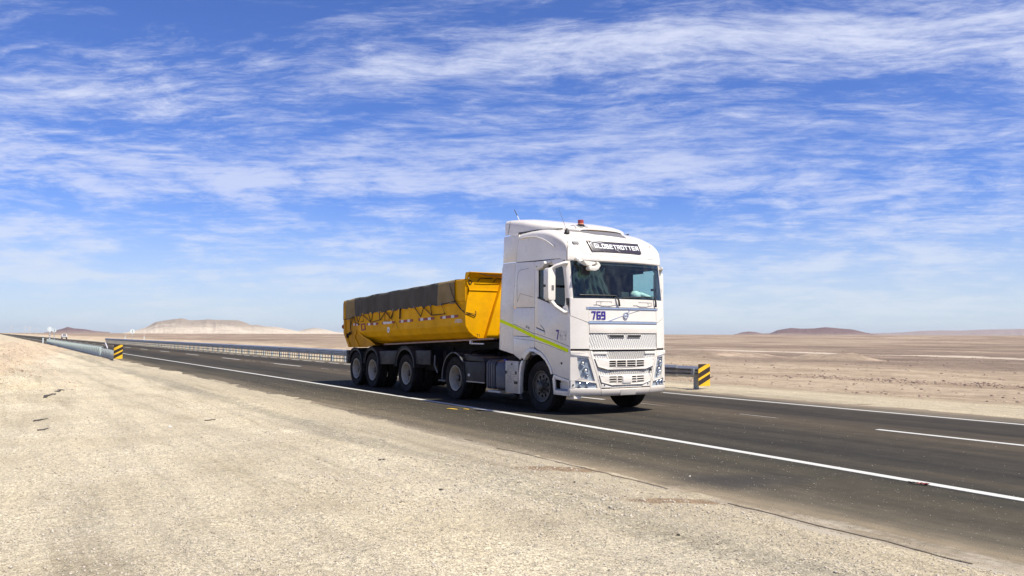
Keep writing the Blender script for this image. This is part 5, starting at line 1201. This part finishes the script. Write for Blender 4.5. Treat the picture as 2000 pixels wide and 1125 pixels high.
# tapering hoist housing on the bulkhead
hp = [(-.30, 2.96), (.30, 2.96), (.79, 1.505), (-.79, 1.505)]
MB().prismx(hp, -3.195, -3.06).build('hoist_housing', YE, trl, bevel=.008)
for s in (-1, 1): MB().prismx([(s*.16, 2.90), (s*.13, 2.90), (s*.42, 1.52), (s*.46, 1.52)], -3.06, -3.045).build('housing_rib', YE, trl)
for a, b in ((-.98, -.90), (-.52, -.44)):
    MB().tube([(-3.185, a, 2.90), (-3.18, (a+b)/2+.05, 2.985), (-3.18, b+.35, 2.985)], .010, 5).build('hand_rail', M['rope'], trl)
MB().tube([(-3.05, -1.0+.1*0, 3.09), (-3.07, -.75, 3.05), (-3.08, -.5, 3.045), (-3.08, -.25, 3.055)], .009, 5).build('crack_line', M['rope'], trl)
MB().lathe([(.035, .02), (.05, .02), (.055, 0)], (-3.195, -1.17, 2.88), 'x', 14).build('lifting_eye', M['rope'], trl)
letters('71', -.98, 1.545, .045, .07, .02, .012, lambda a, b, k: (-3.192+(.002 if not k else 0), a, b)).build('bulkhead_number', M['rope'], trl)
MB().tube([(-3.185, -1.02, 2.18), (-3.17, -1.01, 2.12), (-3.18, -1.03, 2.03)], .007, 6).build('rope_hook', M['rope'], trl)
# side print
fs3 = lambda a, b, k: (a, -1.2485+(.004 if k else 0), b)
letters('JV0624', -3.84, 1.895, .055, .085, .013, .017, fs3).build('registration_lettering', M['refw'], trl)
sk = MB().lathe([(0, -.004), (.085, -.004), (.085, 0)], (-7.93, -1.245, 1.73), n=24).build('round_sticker', M['white2'], trl)
letters('60', -7.98, 1.70, .04, .06, .012, .012, lambda a, b, k: (a, -1.2505+(.002 if k else 0), b)).build('sticker_digits', M['seam'], sk)
MB().box(-8.28, -7.82, -1.262, -1.256, 1.905, 1.965).build('white_label', M['refw'], trl)
MB().prismy([[(-8.22, 2.22), (-7.85, 2.23), (-7.85, 1.98), (-8.22, 1.97)], [(-8.17, 2.17), (-7.90, 2.18), (-7.90, 2.03), (-8.17, 2.02)]], -1.258, -1.24).build('patch_frame', OR, trl)
MB().prismy([[(-10.05, 1.93), (-9.72, 1.94), (-9.66, 1.74), (-9.98, 1.70)], [(-9.99, 1.89), (-9.77, 1.90), (-9.72, 1.77), (-9.94, 1.74)]], -1.262, -1.24).build('ladder_frame', M['red'], trl)
MB().prismy([(-7.70, 1.80), (-7.45, 2.00), (-7.20, 1.76), (-7.26, 1.76), (-7.45, 1.95), (-7.64, 1.80)], -1.254, -1.24).build('tub_scar', OR, trl)
# running gear
for x in (-10.45, -9.14, -6.72):
    MB().lathe([(.075, -1.0), (.075, 1.0)], (x, 0, .52), 'y', 12).box(x-.25, x+.25, -.65, -.5, .55, .75).box(x-.25, x+.25, .5, .65, .55, .75).build('axle', CH, trl, smooth=True)
    for s in (-1, 1):
        wheel(trl, x, s*1.09, .522, .295, 'dual', s)
        ang = np.linspace(PI*1.02, -.02*PI, 18); fd = MB(); top = {-10.45: 1.17, -9.14: 1.20, -6.72: 1.265}[x]
        R_ = {-10.45: .57, -9.14: .575, -6.72: .64}[x]; Hz = top-.70
        arcp = [(x-.06+R_*math.cos(a), .70+Hz*max(0, math.sin(a))**.85) for a in ang]
        fd.slab([[(p[0], s*1.25, p[1]), (p[0], s*.70, p[1])] for p in arcp], (0, 0, -.012)); fd.build('mudguard', M['fender'], trl, smooth=True)
        MB().tube([(p[0], s*1.25, p[1]) for p in arcp], .020, 6).build('mudguard_lip', M['fender'], trl, smooth=True)
        MB().prismy([(p[0], p[1]) for p in arcp] + [(p[0]*.86+(x-.06)*.14, .70+(p[1]-.70)*.84) for p in reversed(arcp)], s*1.245, s*1.22).build('mudguard_face', M['fender'], trl)
for s in (-1, 1):
    MB().prismy([(-8.66, .71), (-8.66, 1.10), (-7.40, 1.14), (-7.36, .76)], s*1.21, s*1.18).build('side_apron', M['fender'], trl, bevel=.006)
    MB().prismy([(-6.16, .79), (-6.16, 1.16), (-5.25, 1.18), (-5.25, .80)], s*1.21, s*1.18).build('side_apron', M['fender'], trl, bevel=.006)
    MB().prismy([(-11.28, .66), (-11.14, .66), (-11.12, 1.08), (-11.30, 1.08)], s*1.24, s*.75).build('mud_flap', M['fender'], trl)
    lg = MB().box(-5.02, -4.86, s*.95, s*.80, .42, 1.15).build('landing_leg', CH, trl, bevel=.01)
    MB().box(-5.10, -4.70, s*1.05, s*.72, .385, .42).build('foot', M['greyp'], lg, bevel=.006)
    MB().tube([(-5.20, s*1.10, 1.05), (-5.12, s*1.15, .80), (-4.98, s*1.13, .60)], .022, 6).build('crank', M['greyp'], lg, smooth=True)
    MB().box(-3.45, -2.85, s*.99, s*.96, 1.365, 1.395).build('grab_bar', M['refw'], trl)
    MB().box(-3.52, -3.44, s*1.0, s*.95, 1.37, 1.46).build('marker_light', M['refw'], trl)
for x in (-10.8, -9.8, -8.0, -6.0, -4.4, -3.0): MB().box(x-.06, x+.06, -.45, .45, 1.02, 1.18).build('cross_member', CH, trl)
MB().box(-6.1, -5.3, -.95, .95, .62, 1.0).build('air_tank', CH, trl, bevel=.05)
MB().box(-8.5, -7.5, -.9, .9, .66, 1.0).build('spare_rack', CH, trl, bevel=.05)
MB().prismy([(-11.0, .9), (-11.0, 1.20), (-8.9, 1.31), (-2.4, 1.46), (-2.4, 1.36), (-5.0, 1.0)], -.44, .44).build('underbody_filler', CH, trl)  # dark filler added to block bright ground showing under the tub
MB().box(-6.3, -5.1, -.6, .6, .9, 1.25).build('hoist_base', CH, trl)

# ================================================================== TARPAULIN
tp = empty('tarpaulin', (-7.6, 0, 2.2), 'dark grey tarpaulin with brown ends lashed over the yellow trailer', 'tarpaulin')
zb = lambda x: lerp(x, [-11.53, -11.46, -10.9, -10.59, -9.07, -7.46, -6.82, -4.72, -3.7], [2.07, 2.07, 2.08, 2.15, 2.235, 2.285, 2.305, 2.355, 2.385])
def tarp_piece(x0, x1, mat_, nx_, lift=0.0):
    rows = []
    for i in range(nx_):
        x = x0+(x1-x0)*i/(nx_-1); T_ = zt(x)+.045; row = []
        fold = 0
        for fx_, fa in ((-10.0, .9), (-9.75, .7), (-8.95, .8), (-8.6, .4), (-7.7, .3), (-5.35, .8), (-5.2, .6), (-4.1, .35), (-6.4, .3)):
            fold += fa*math.exp(-((x-fx_)/.07)**2)
        for j in range(26):
            v = j/25
            if v < .44:
                q = v/.44; z = zb(x)+.02*math.sin(x*7)*(1-q) + (T_-.03-zb(x))*q
                y = -1.27-.02*(1-q)*math.sin(x*9) - .020*fold*(.25+math.sin(PI*min(1, q*1.05))) - .012*noise.fractal(Vector((x*2.2, q*1.5, 1)), 1, 2, 4) - lift
            elif v > .56:
                q = (1-v)/.44; z = zb(x)+(T_-.03-zb(x))*q; y = 1.27+.02*(1-q)*math.sin(x*9)+.03*fold+lift
            else:
                q = (v-.44)/.12; y = -1.25+2.5*q; z = T_ - .01 + (.09*math.sin(PI*q) + .02*noise.noise(Vector((x*1.5, y*2, 4)))) + lift
            row.append((x, y, z))
        # finer crown
        rows.append(row)
    return MB().grid(rows).build('tarp_panel', mat_, tp, smooth=True, auto=70)
tarp_piece(-11.545, -10.56, M['tarpb'], 26, .004)
tarp_piece(-10.58, -4.68, M['tarp'], 220)
tarp_piece(-4.70, -3.80, M['tarpb'], 30, .004)
# rear flap
MB().slab([[(-11.555, -1.27, 2.07), (-11.56, -1.25, 2.68)], [(-11.575, 0, 2.1), (-11.565, 0, 2.75)], [(-11.555, 1.27, 2.07), (-11.56, 1.25, 2.68)]], (-.01, 0, 0)).build('tarp_panel', M['tarpb'], tp)
def rope(pts, r=.012, name='rope'):
    return MB().tube([(x, -1.285+random.uniform(-.004, .004), z) for x, z in pts], r, 5).build(name, M['rope'], tp, smooth=True)
T_ = lambda a, b: None
rope([(-11.45, 2.07), (-10.9, 2.10), (-10.57, 2.16)])
rope([(-10.57, 2.16), (-10.85, 1.90), (-10.80, 1.66)]); rope([(-10.57, 2.12), (-10.45, 1.97), (-10.25, 1.93), (-10.1, 1.90)])
rope([(-10.9, 2.08), (-10.84, 1.75), (-10.72, 1.60)]); rope([(-10.35, 2.17), (-10.18, 1.97), (-10.0, 2.18)]); rope([(-10.0, 1.98), (-9.78, 2.0), (-9.80, 2.22)])
rope([(-9.80, 2.18), (-9.15, 1.96), (-8.42, 2.03), (-8.05, 2.27)]); rope([(-9.05, 2.22), (-9.10, 2.02)]); rope([(-8.55, 2.28), (-8.47, 2.03)]); rope([(-9.35, 2.19), (-9.17, 1.99)])
rope([(-8.05, 2.26), (-7.70, 2.05), (-7.48, 2.30)]); rope([(-7.55, 2.20), (-7.60, 2.02)])
rope([(-7.02, 2.33), (-7.05, 2.03)], .022)
rope([(-6.10, 2.33), (-5.70, 2.08), (-5.52, 2.32)]); rope([(-5.52, 2.32), (-5.05, 2.10), (-4.30, 2.12), (-4.50, 2.38)]); rope([(-5.12, 2.35), (-5.05, 2.10)]); rope([(-4.50, 2.36), (-3.72, 2.43)], .014)
MB().tube([(-4.05, -1.30, 2.90), (-3.85, -1.31, 2.60), (-3.70, -1.30, 2.42), (-3.35, -1.31, 2.20), (-3.19, -1.27, 2.14), (-3.17, -1.02, 2.09)], .009, 6).build('rope', M['rope'], tp, smooth=True)
MB().tube([(-3.80, -1.29, 2.44), (-3.45, -1.32, 2.25), (-3.19, -1.29, 2.10), (-3.17, -1.04, 2.05)], .009, 6).build('rope', M['rope'], tp, smooth=True)
for x in (-10.0, -9.1, -8.55, -7.5, -7.05, -6.1, -5.12, -4.5): MB().box(x-.03, x+.03, -1.30, -1.285, zb(x)-.015, zb(x)+.04).build('eyelet_tab', M['greyp'], tp)

# things in the cab
rows = []
for i in range(14):
    u = i/13; rows.append([(.84+.0*u, .56+.50*u + .0, 0)])
mb = MB(); prof = [(.0, .0), (.09, .0), (.12, .03), (.11, .10), (.06, .15), (0, .16)]
mb.lathe(prof, (.84, .62, 2.385), 'z', 18)
mb.tube([(.86, .66, 2.47), (.88, .80, 2.455), (.92, .95, 2.41), (.94, 1.02, 2.395)], [.06, .05, .04, .012], 8)
mb.v = [(x+.012*noise.noise(Vector((x*30, y*30, z*30))), y+.02*noise.noise(Vector((x*20, y*20, z*20+5))), z) for x, y, z in mb.v]
tag(mb.build('crumpled_cloth', M['cloth'], smooth=True, auto=180), 'crumpled white cloth on the dashboard behind the windscreen', 'cloth')

# ================================================================== GUARDRAILS
def wbeam(h):   # corrugated section (t out of the face, z)
    return [(0, -h/2), (.02, -h/2+.01), (.075, -h/2+.07), (.075, -h/2+.10), (.01, -h/6), (.01, -h/6+.02), (.075, -.035), (.075, .035), (.01, h/6-.02), (.01, h/6), (.075, h/2-.10), (.075, h/2-.07), (.02, h/2-.01), (0, h/2)]
def beam(name, path, zc_, h, side, mat_, parent):
    pr = wbeam(h); rows = [[(x, y+side*t, zc_+z) for t, z in pr] for x, y in path]
    return MB().slab(rows, (0, -side*.006, 0)).build(name, mat_, parent)
gr = empty('guardrail', (-3.4, 6.3, 0), 'long grey guardrail on the far side of the road, ending beside the truck cab', 'guardrail')
pathR = [(-3.12, 6.52), (-4, 6.40), (-6, 6.2), (-10, 6.05), (-16, 6.0), (-60, 6.0), (-150, 6.0)]
beam('rail_beam', pathR[:2], .525, .33, -1, M['steel'], gr)
for i in range(1, len(pathR)-1):
    a, b = pathR[i], pathR[i+1]; n = max(1, int((a[0]-b[0])/4.2)); 
    if a[0] > -60:
        for k in range(n):
            u, v = k/n, (k+1)/n; beam('rail_beam', [(a[0]+(b[0]-a[0])*u-.006, a[1]+(b[1]-a[1])*u), (a[0]+(b[0]-a[0])*v+.006, a[1]+(b[1]-a[1])*v)], .525, .36, -1, M['steel'], gr)
    else: beam('rail_beam', [a, b], .525, .36, -1, M['steel'], gr)
def ry(x): return lerp(-x, [-p[0] for p in pathR], [p[1] for p in pathR])
def rep(src, parent, x, y):
    o = src.copy(); COL.objects.link(o); o.parent = parent; o.location = (x-WL[parent].x, y-WL[parent].y, 0); return o
WL0 = empty  # noqa
def proto_part(mb, name, mat_, parent, bevel=0):
    o = mb.build(name, mat_, None, bevel=bevel); o.parent = parent; return o
pp = proto_part(MB().box(-.06, .06, .02, .12, -.05, .68).box(-.05, .05, -.075, .02, .43, .62), 'post', M['steel2'], gr)
pp.location = (-3.38-gr.location.x, ry(-3.38)-gr.location.y-.03, 0)
x = -5.6
while x > -150: rep(pp, gr, x, ry(x)); x -= 2.1
bl = proto_part(MB().box(-.018, .018, .0, .03, -.03, .40), 'baluster', M['greyp'], gr)
bl.location = (-13.0-gr.location.x, ry(-13)-gr.location.y, 0)
x = -13.5; n = 0
while x > -150 and n < 280: rep(bl, gr, x, ry(x)); x -= .5; n += 1
MB().slab([[(x_, ry(x_)-.01, .155), (x_, ry(x_)-.01, .205)] for x_ in (-13, -30, -60, -150)], (0, .03, 0)).build('lower_bar', M['greyp'], gr)
sp_ = proto_part(MB().box(-.035, .035, -.088, -.078, .43, .69), 'splice_plate', M['ghost'], gr)
sp_.location = (-16.0-gr.location.x, ry(-16)-gr.location.y, 0)
for k in range(1, 30): rep(sp_, gr, -16-2.1*k, ry(-16-2.1*k))

# left guardrail, seen from behind
gl = empty('guardrail', (-48, -4.75, 0), 'pale galvanised guardrail beside the gravel shoulder at the left, seen from behind', 'guardrail')
pathL = [(-38.6, -5.0), (-41, -4.86), (-44, -4.78), (-47.6, -4.74), (-80, -4.5), (-130, -4.0)]
def ly(x): return lerp(-x, [-p[0] for p in pathL], [p[1] for p in pathL])
for i in range(len(pathL)-1):
    a, b = pathL[i], pathL[i+1]; n = max(1, int((a[0]-b[0])/4.2))
    for k in range(n):
        u, v = k/n, (k+1)/n
        zz_ = .40 if i < 2 else .62
        beam('rail_beam', [(a[0]+(b[0]-a[0])*u, a[1]+(b[1]-a[1])*u), (a[0]+(b[0]-a[0])*v, a[1]+(b[1]-a[1])*v)], .42 if a[0] > -47 else .54, .31, 1, M['steel2'], gl)
lp = proto_part(MB().box(-.045, .045, -.14, -.02, -.05, .68), 'post', M['steelp'], gl)
lp.location = (-47.8-gl.location.x, ly(-47.8)-gl.location.y, 0)
x = -48.6
while x > -130: rep(lp, gl, x, ly(x)); x -= 1.35
lq = proto_part(MB().box(-.035, .035, -.10, -.02, -.05, .60), 'short_post', M['steel2'], gl)
lq.location = (-39.3-gl.location.x, ly(-39.3)-gl.location.y, 0)
x = -40.3
while x > -47.6: rep(lq, gl, x, ly(x)); x -= 1.0
MB().slab([[(x_, ly(x_)-.11, .05), (x_, ly(x_)-.11, .11)] for x_ in (-38.7, -41, -44, -47.6, -80, -130)], (0, .03, 0)).build('lower_bar', M['greyp'], gl)
MB().slab([[(x_, ly(x_)-.02, .72), (x_, ly(x_)+.05, .72)] for x_ in (-47.7, -80, -130)], (0, 0, -.02)).build('top_cap', M['steelp'], gl)
MB().tube([(-47.3, -4.6, .95), (-46.0, -4.6, .62)], .04, 6).build('end_stay', M['refw'], gl)

# hazard marker plates
def hazard(name, x, y, z0, wy, hz, label, n=4, curved=0.0):
    r = empty(name, (x, y, 0), label, 'marker')
    k = 9
    def X_(q): return x + curved*(1-(2*q-1)**2)
    pts = np.linspace(0, 1, k)
    MB().slab([[(X_(q), y-wy/2+wy*q, z0), (X_(q), y-wy/2+wy*q, z0+hz)] for q in pts], (-.012, 0, 0)).build('plate', M['hazy'], r, smooth=True)
    for j in range(n):
        # black diagonals rising to the right as seen from the road
        c = z0 + hz*(.02, .36, .78)[j]
        tk = hz*.22; rise = hz*.31
        rows = []
        for q in pts:
            a = c + rise*q; lo, hi = max(z0, min(z0+hz, a)), max(z0, min(z0+hz, a+tk))
            rows.append([(X_(q)+.003, y-wy/2+wy*q, lo), (X_(q)+.003, y-wy/2+wy*q, hi)])
        MB().slab(rows, (-.002, 0, 0)).build('black_stripe', M['hazk'], r)
    return r
hz1 = hazard('hazard_marker', -3.08, 6.555, .12, .46, .64, 'yellow and black striped marker plate on the guardrail end beside the truck', 3)
MB().box(-3.2, -3.095, 6.50, 6.62, .42, .55).build('bracket', M['steel'], hz1)
hz2 = hazard('hazard_marker', -38.2, -4.86, .14, .46, .80, 'rounded yellow and black striped marker at the left guardrail end', 3, .10)
MB().box(-38.6, -38.2, -5.08, -4.92, .30, .50).build('bracket', M['steel'], hz2)

# ------------------------------------------------------------------ signs, posts and far things
def round_sign(x, y, zc_, r, label, striped=False, second=None):
    e = empty('round_sign', (x, y, 0), label, 'road sign', 'round white road signs')
    MB().lathe([(0, -.01), (r, -.01), (r, .01), (0, .01)], (x, y, zc_), 'x', 24).build('sign_disc', M['signw'], e)
    MB().tube([(x-.05, y, -.1), (x-.05, y, zc_+r*.7)], .05 if not striped else .10, 6).build('post', M['steel2'] if not striped else M['white2'], e)
    MB().box(x+.012, x+.02, y-.05, y+.05, zc_-r*.6, zc_+r*.6).build('sign_bar', M['greyp'], e)
    if striped:
        for k in range(5): MB().tube([(x-.05, y, .15+k*.34), (x-.05, y, .30+k*.34)], .108, 6).build('black_band', M['hazk'], e)
    return e
round_sign(-145, -3.0, 2.25, .40, 'distant round white sign on a black and white banded post at the left', True)
round_sign(-143, -2.45, 2.0, .30, 'smaller pale sign disc just right of the banded post', False)
round_sign(-190, 15.6, 2.0, .50, 'round white sign seen from behind, standing beyond the far guardrail')
def delineator(x, y, h, label, red=False):
    e = empty('delineator_post', (x, y, 0), label, 'road post', 'small white delineator posts')
    MB().box(x-.03, x+.03, y-.09, y+.09, -.05, h).build('post', M['signw'], e)
    MB().box(x+.031, x+.036, y-.08, y+.08, h*.72, h*.88).build('band', M['red'] if red else M['hazk'], e)
delineator(-137, -4.3, 1.15, 'white delineator post left of the banded sign post')
delineator(-216, 17.3, 1.1, 'white delineator post just left of the round sign beyond the far guardrail')
delineator(-198, 19.2, 1.2, 'red and white delineator post right of the round sign beyond the far guardrail', True)
# oncoming white pickup far down the road
pk = empty('pickup', (-243, 5.4, 0), 'small distant white pickup coming along the road at the left', 'pickup')
o_ = (-243, 5.4)
MB().prismy([(-245.4, .5), (-240.7, .5), (-240.55, .95), (-241.9, 1.12), (-245.4, 1.12)], 4.5, 6.3).build('body', M['cardw'], pk, bevel=.06)
MB().prismy([(-244.3, 1.12), (-241.9, 1.12), (-242.6, 1.80), (-244.0, 1.80)], 4.6, 6.2).build('cabin', M['cardw'], pk, bevel=.05)
MB().prism([(4.72, 1.18), (6.08, 1.18), (5.98, 1.72), (4.82, 1.72)], lambda a, b, k: (-241.93-.7*(b-1.12)/.68*1.0+(.07 if not k else 0), a, b)).build('windscreen', M['cardk'], pk)
MB().box(-240.62, -240.55, 4.8, 6.0, .62, .85).build('grille', M['cardk'], pk)
for y_ in (4.62, 6.18):
    for x_ in (-241.5, -244.5):
        MB().lathe([(.15, -.12), (.38, -.12), (.38, .12), (.15, .12)], (x_, y_, .38), 'y', 16).build('wheel', M['rubber'], pk, smooth=True)
    MB().lathe([(0, .02), (.10, .02), (.10, 0)], (-240.57, y_+(.15 if y_ < 5 else -.15), .78), 'x', 10).build('headlight', M['chrome'], pk)
pk.scale = (.72, .72, .72)
# power poles far off at the left
for k, (xx_, yy_, h) in enumerate(((-900, 14, 10.5), (-1010, 22, 10.5), (-1120, 24, 10.5), (-1230, 36, 10.5), (-840, 2, 10))):
    e = empty('utility_pole', (xx_, yy_, 0), ('far utility pole at the left, %s of the row' % ('fourth', 'third', 'second', 'leftmost', 'nearest')[k]), 'utility pole', 'utility poles on the far left horizon')
    MB().tube([(xx_, yy_, -1), (xx_, yy_, h*.8)], .14, 6).build('pole', M['ghost'], e); MB().box(xx_-.12, xx_+.12, yy_-1.2, yy_+1.2, h*.8-.9, h*.8-.7).build('crossarm', M['ghost'], e)

# ------------------------------------------------------------------ litter on the ground
def on(x, y): return ground_h(x, y)
def ribbon(name, pts, wd_, material, label, cat, th=.012):
    rows = []
    for i, (x, y, w_) in enumerate(pts):
        a = pts[max(0, i-1)]; b = pts[min(len(pts)-1, i+1)]; d = Vector((b[0]-a[0], b[1]-a[1])).normalized(); n = Vector((-d.y, d.x))
        z = max(on(x, y), 0 if y > -4 else -1)+.004
        rows.append([(x+n.x*w_*wd_*q, y+n.y*w_*wd_*q, z+.012*(1-abs(q))+.004*math.sin(i*1.7)) for q in (-.5, -.15, .2, .5)])
    return tag(MB().slab(rows, (0, 0, -th)).build(name, material, smooth=True), label, cat)
ribbon('rubber_strip', [(-8.1, -9.93, .2), (-8.8, -9.84, .7), (-9.6, -9.70, 1), (-10.4, -9.56, 1), (-10.9, -9.46, 1.2), (-11.3, -9.32, .5), (-11.7, -9.0, .1)], .17, M['stick'], 'long dark strip of shredded tyre lying on the gravel at the left', 'tyre scrap', .03)
ribbon('rubber_scrap', [(-2.85, -10.32, .3), (-3.0, -10.27, 1), (-3.15, -10.18, .7), (-3.25, -10.08, .2)], .10, M['stick'], 'small curled dark scrap on the gravel, farther of the two', 'tyre scrap', .03)
ribbon('rubber_scrap', [(-1.35, -10.31, .2), (-1.45, -10.28, 1), (-1.58, -10.22, .7), (-1.68, -10.15, .2)], .09, M['stick'], 'small dark scrap on the gravel, nearer of the two', 'tyre scrap', .03)
ribbon('wood_chip', [(-1.45, -7.66, .6), (-1.50, -7.56, 1), (-1.54, -7.46, .5)], .05, M['stick'], 'short thin dark stick lying flat on the gravel', 'stick', .02)
ribbon('stick', [(4.63, -6.83, .5), (4.66, -6.80, 1), (4.69, -6.77, .5)], .018, M['stick'], 'tiny brown stick in the middle of the gravel', 'stick', .01)
ribbon('stick', [(6.775, -7.07, .5), (6.79, -7.05, 1), (6.805, -7.03, .5)], .02, M['stick'], 'small brown chip lying alone on the pale gravel', 'stick', .012)
rr_ = empty('rag', (9.02, -2.46, 0), 'torn red rag with a black end beside the white edge line', 'rag')
mb = MB().grid([[(9.08+.10*u+.01*math.sin(v*9), -2.42-.055*v+.07*u*.6, .008+.018*abs(math.sin(u*7+v*5))) for v in np.linspace(0, 1, 7)] for u in np.linspace(0, 1, 9)]); mb.build('cloth', M['rag_red'], rr_, smooth=True)
mb = MB().grid([[(9.08-.10*u, -2.43-.05*v*(1-u*.8)-.06*u*.6, .006+.02*abs(math.sin(u*8+v*6))) for v in np.linspace(0, 1, 6)] for u in np.linspace(0, 1, 8)]); mb.build('dark_end', M['stick'], rr_, smooth=True)
ribbon('yellow_scrap', [(-1.56, -2.62, .6), (-1.47, -2.58, 1), (-1.38, -2.54, .8), (-1.32, -2.51, .4)], .09, M['rag_yel'], 'crushed yellow plastic scrap just below the trailer on the edge line', 'litter', .01)
ribbon('yellow_scrap', [(-1.27, -2.38, .6), (-1.20, -2.35, .8), (-1.15, -2.32, .4)], .05, M['rag_yel'], 'smaller faded yellow scrap touching the edge line', 'litter', .01)
for (x, y, s_, lab) in ((7.14, -5.62, .014, 'single dark pebble between the two brown stains'), (9.44, -6.28, .016, 'dark pebble near the lower edge of the lay-by'), (-.57, -8.41, .035, 'pale angular stone on the gravel at the left'), (7.42, -4.2, .014, 'white pebble on the dusty asphalt edge')):
    mb = MB().lathe([(0, s_*.75), (s_*.6, s_*.6), (s_, .1*s_), (s_*.8, -.3*s_)], (x, y, max(on(x, y), -.004 if y > -4.6 else -1)+.004), 'z', 8)
    mb.v = [(a+s_*.3*noise.noise(Vector((a*40, b*40, c*40))), b+s_*.3*noise.noise(Vector((a*40, b*40, c*40+7))), c) for a, b, c in mb.v]
    tag(mb.build('stone', M['stick'] if 'dark' in lab else M['ghost']), lab, 'stone')
print('objects', len(bpy.data.objects), 'tris', sum(len(o.data.polygons) for o in bpy.data.objects if o.type == 'MESH'))

# ------------------------------------------------------------------ thin desert haze
m = bpy.data.materials.new('haze_air'); m.use_nodes = True; t = NT(m.node_tree); t.N.clear()
vp = t.n('ShaderNodeVolumePrincipled', ins={'Color': (.86, .90, .97), 'Density': 2.4e-5, 'Anisotropy': .2}); o = t.n('ShaderNodeOutputMaterial'); t.L.new(vp.outputs[0], o.inputs['Volume'])
tag(MB().box(-26100, 22100, -24100, 26100, -9.0, 190).build('haze', m), 'thin pale blue desert haze over the far plain', kind='stuff')
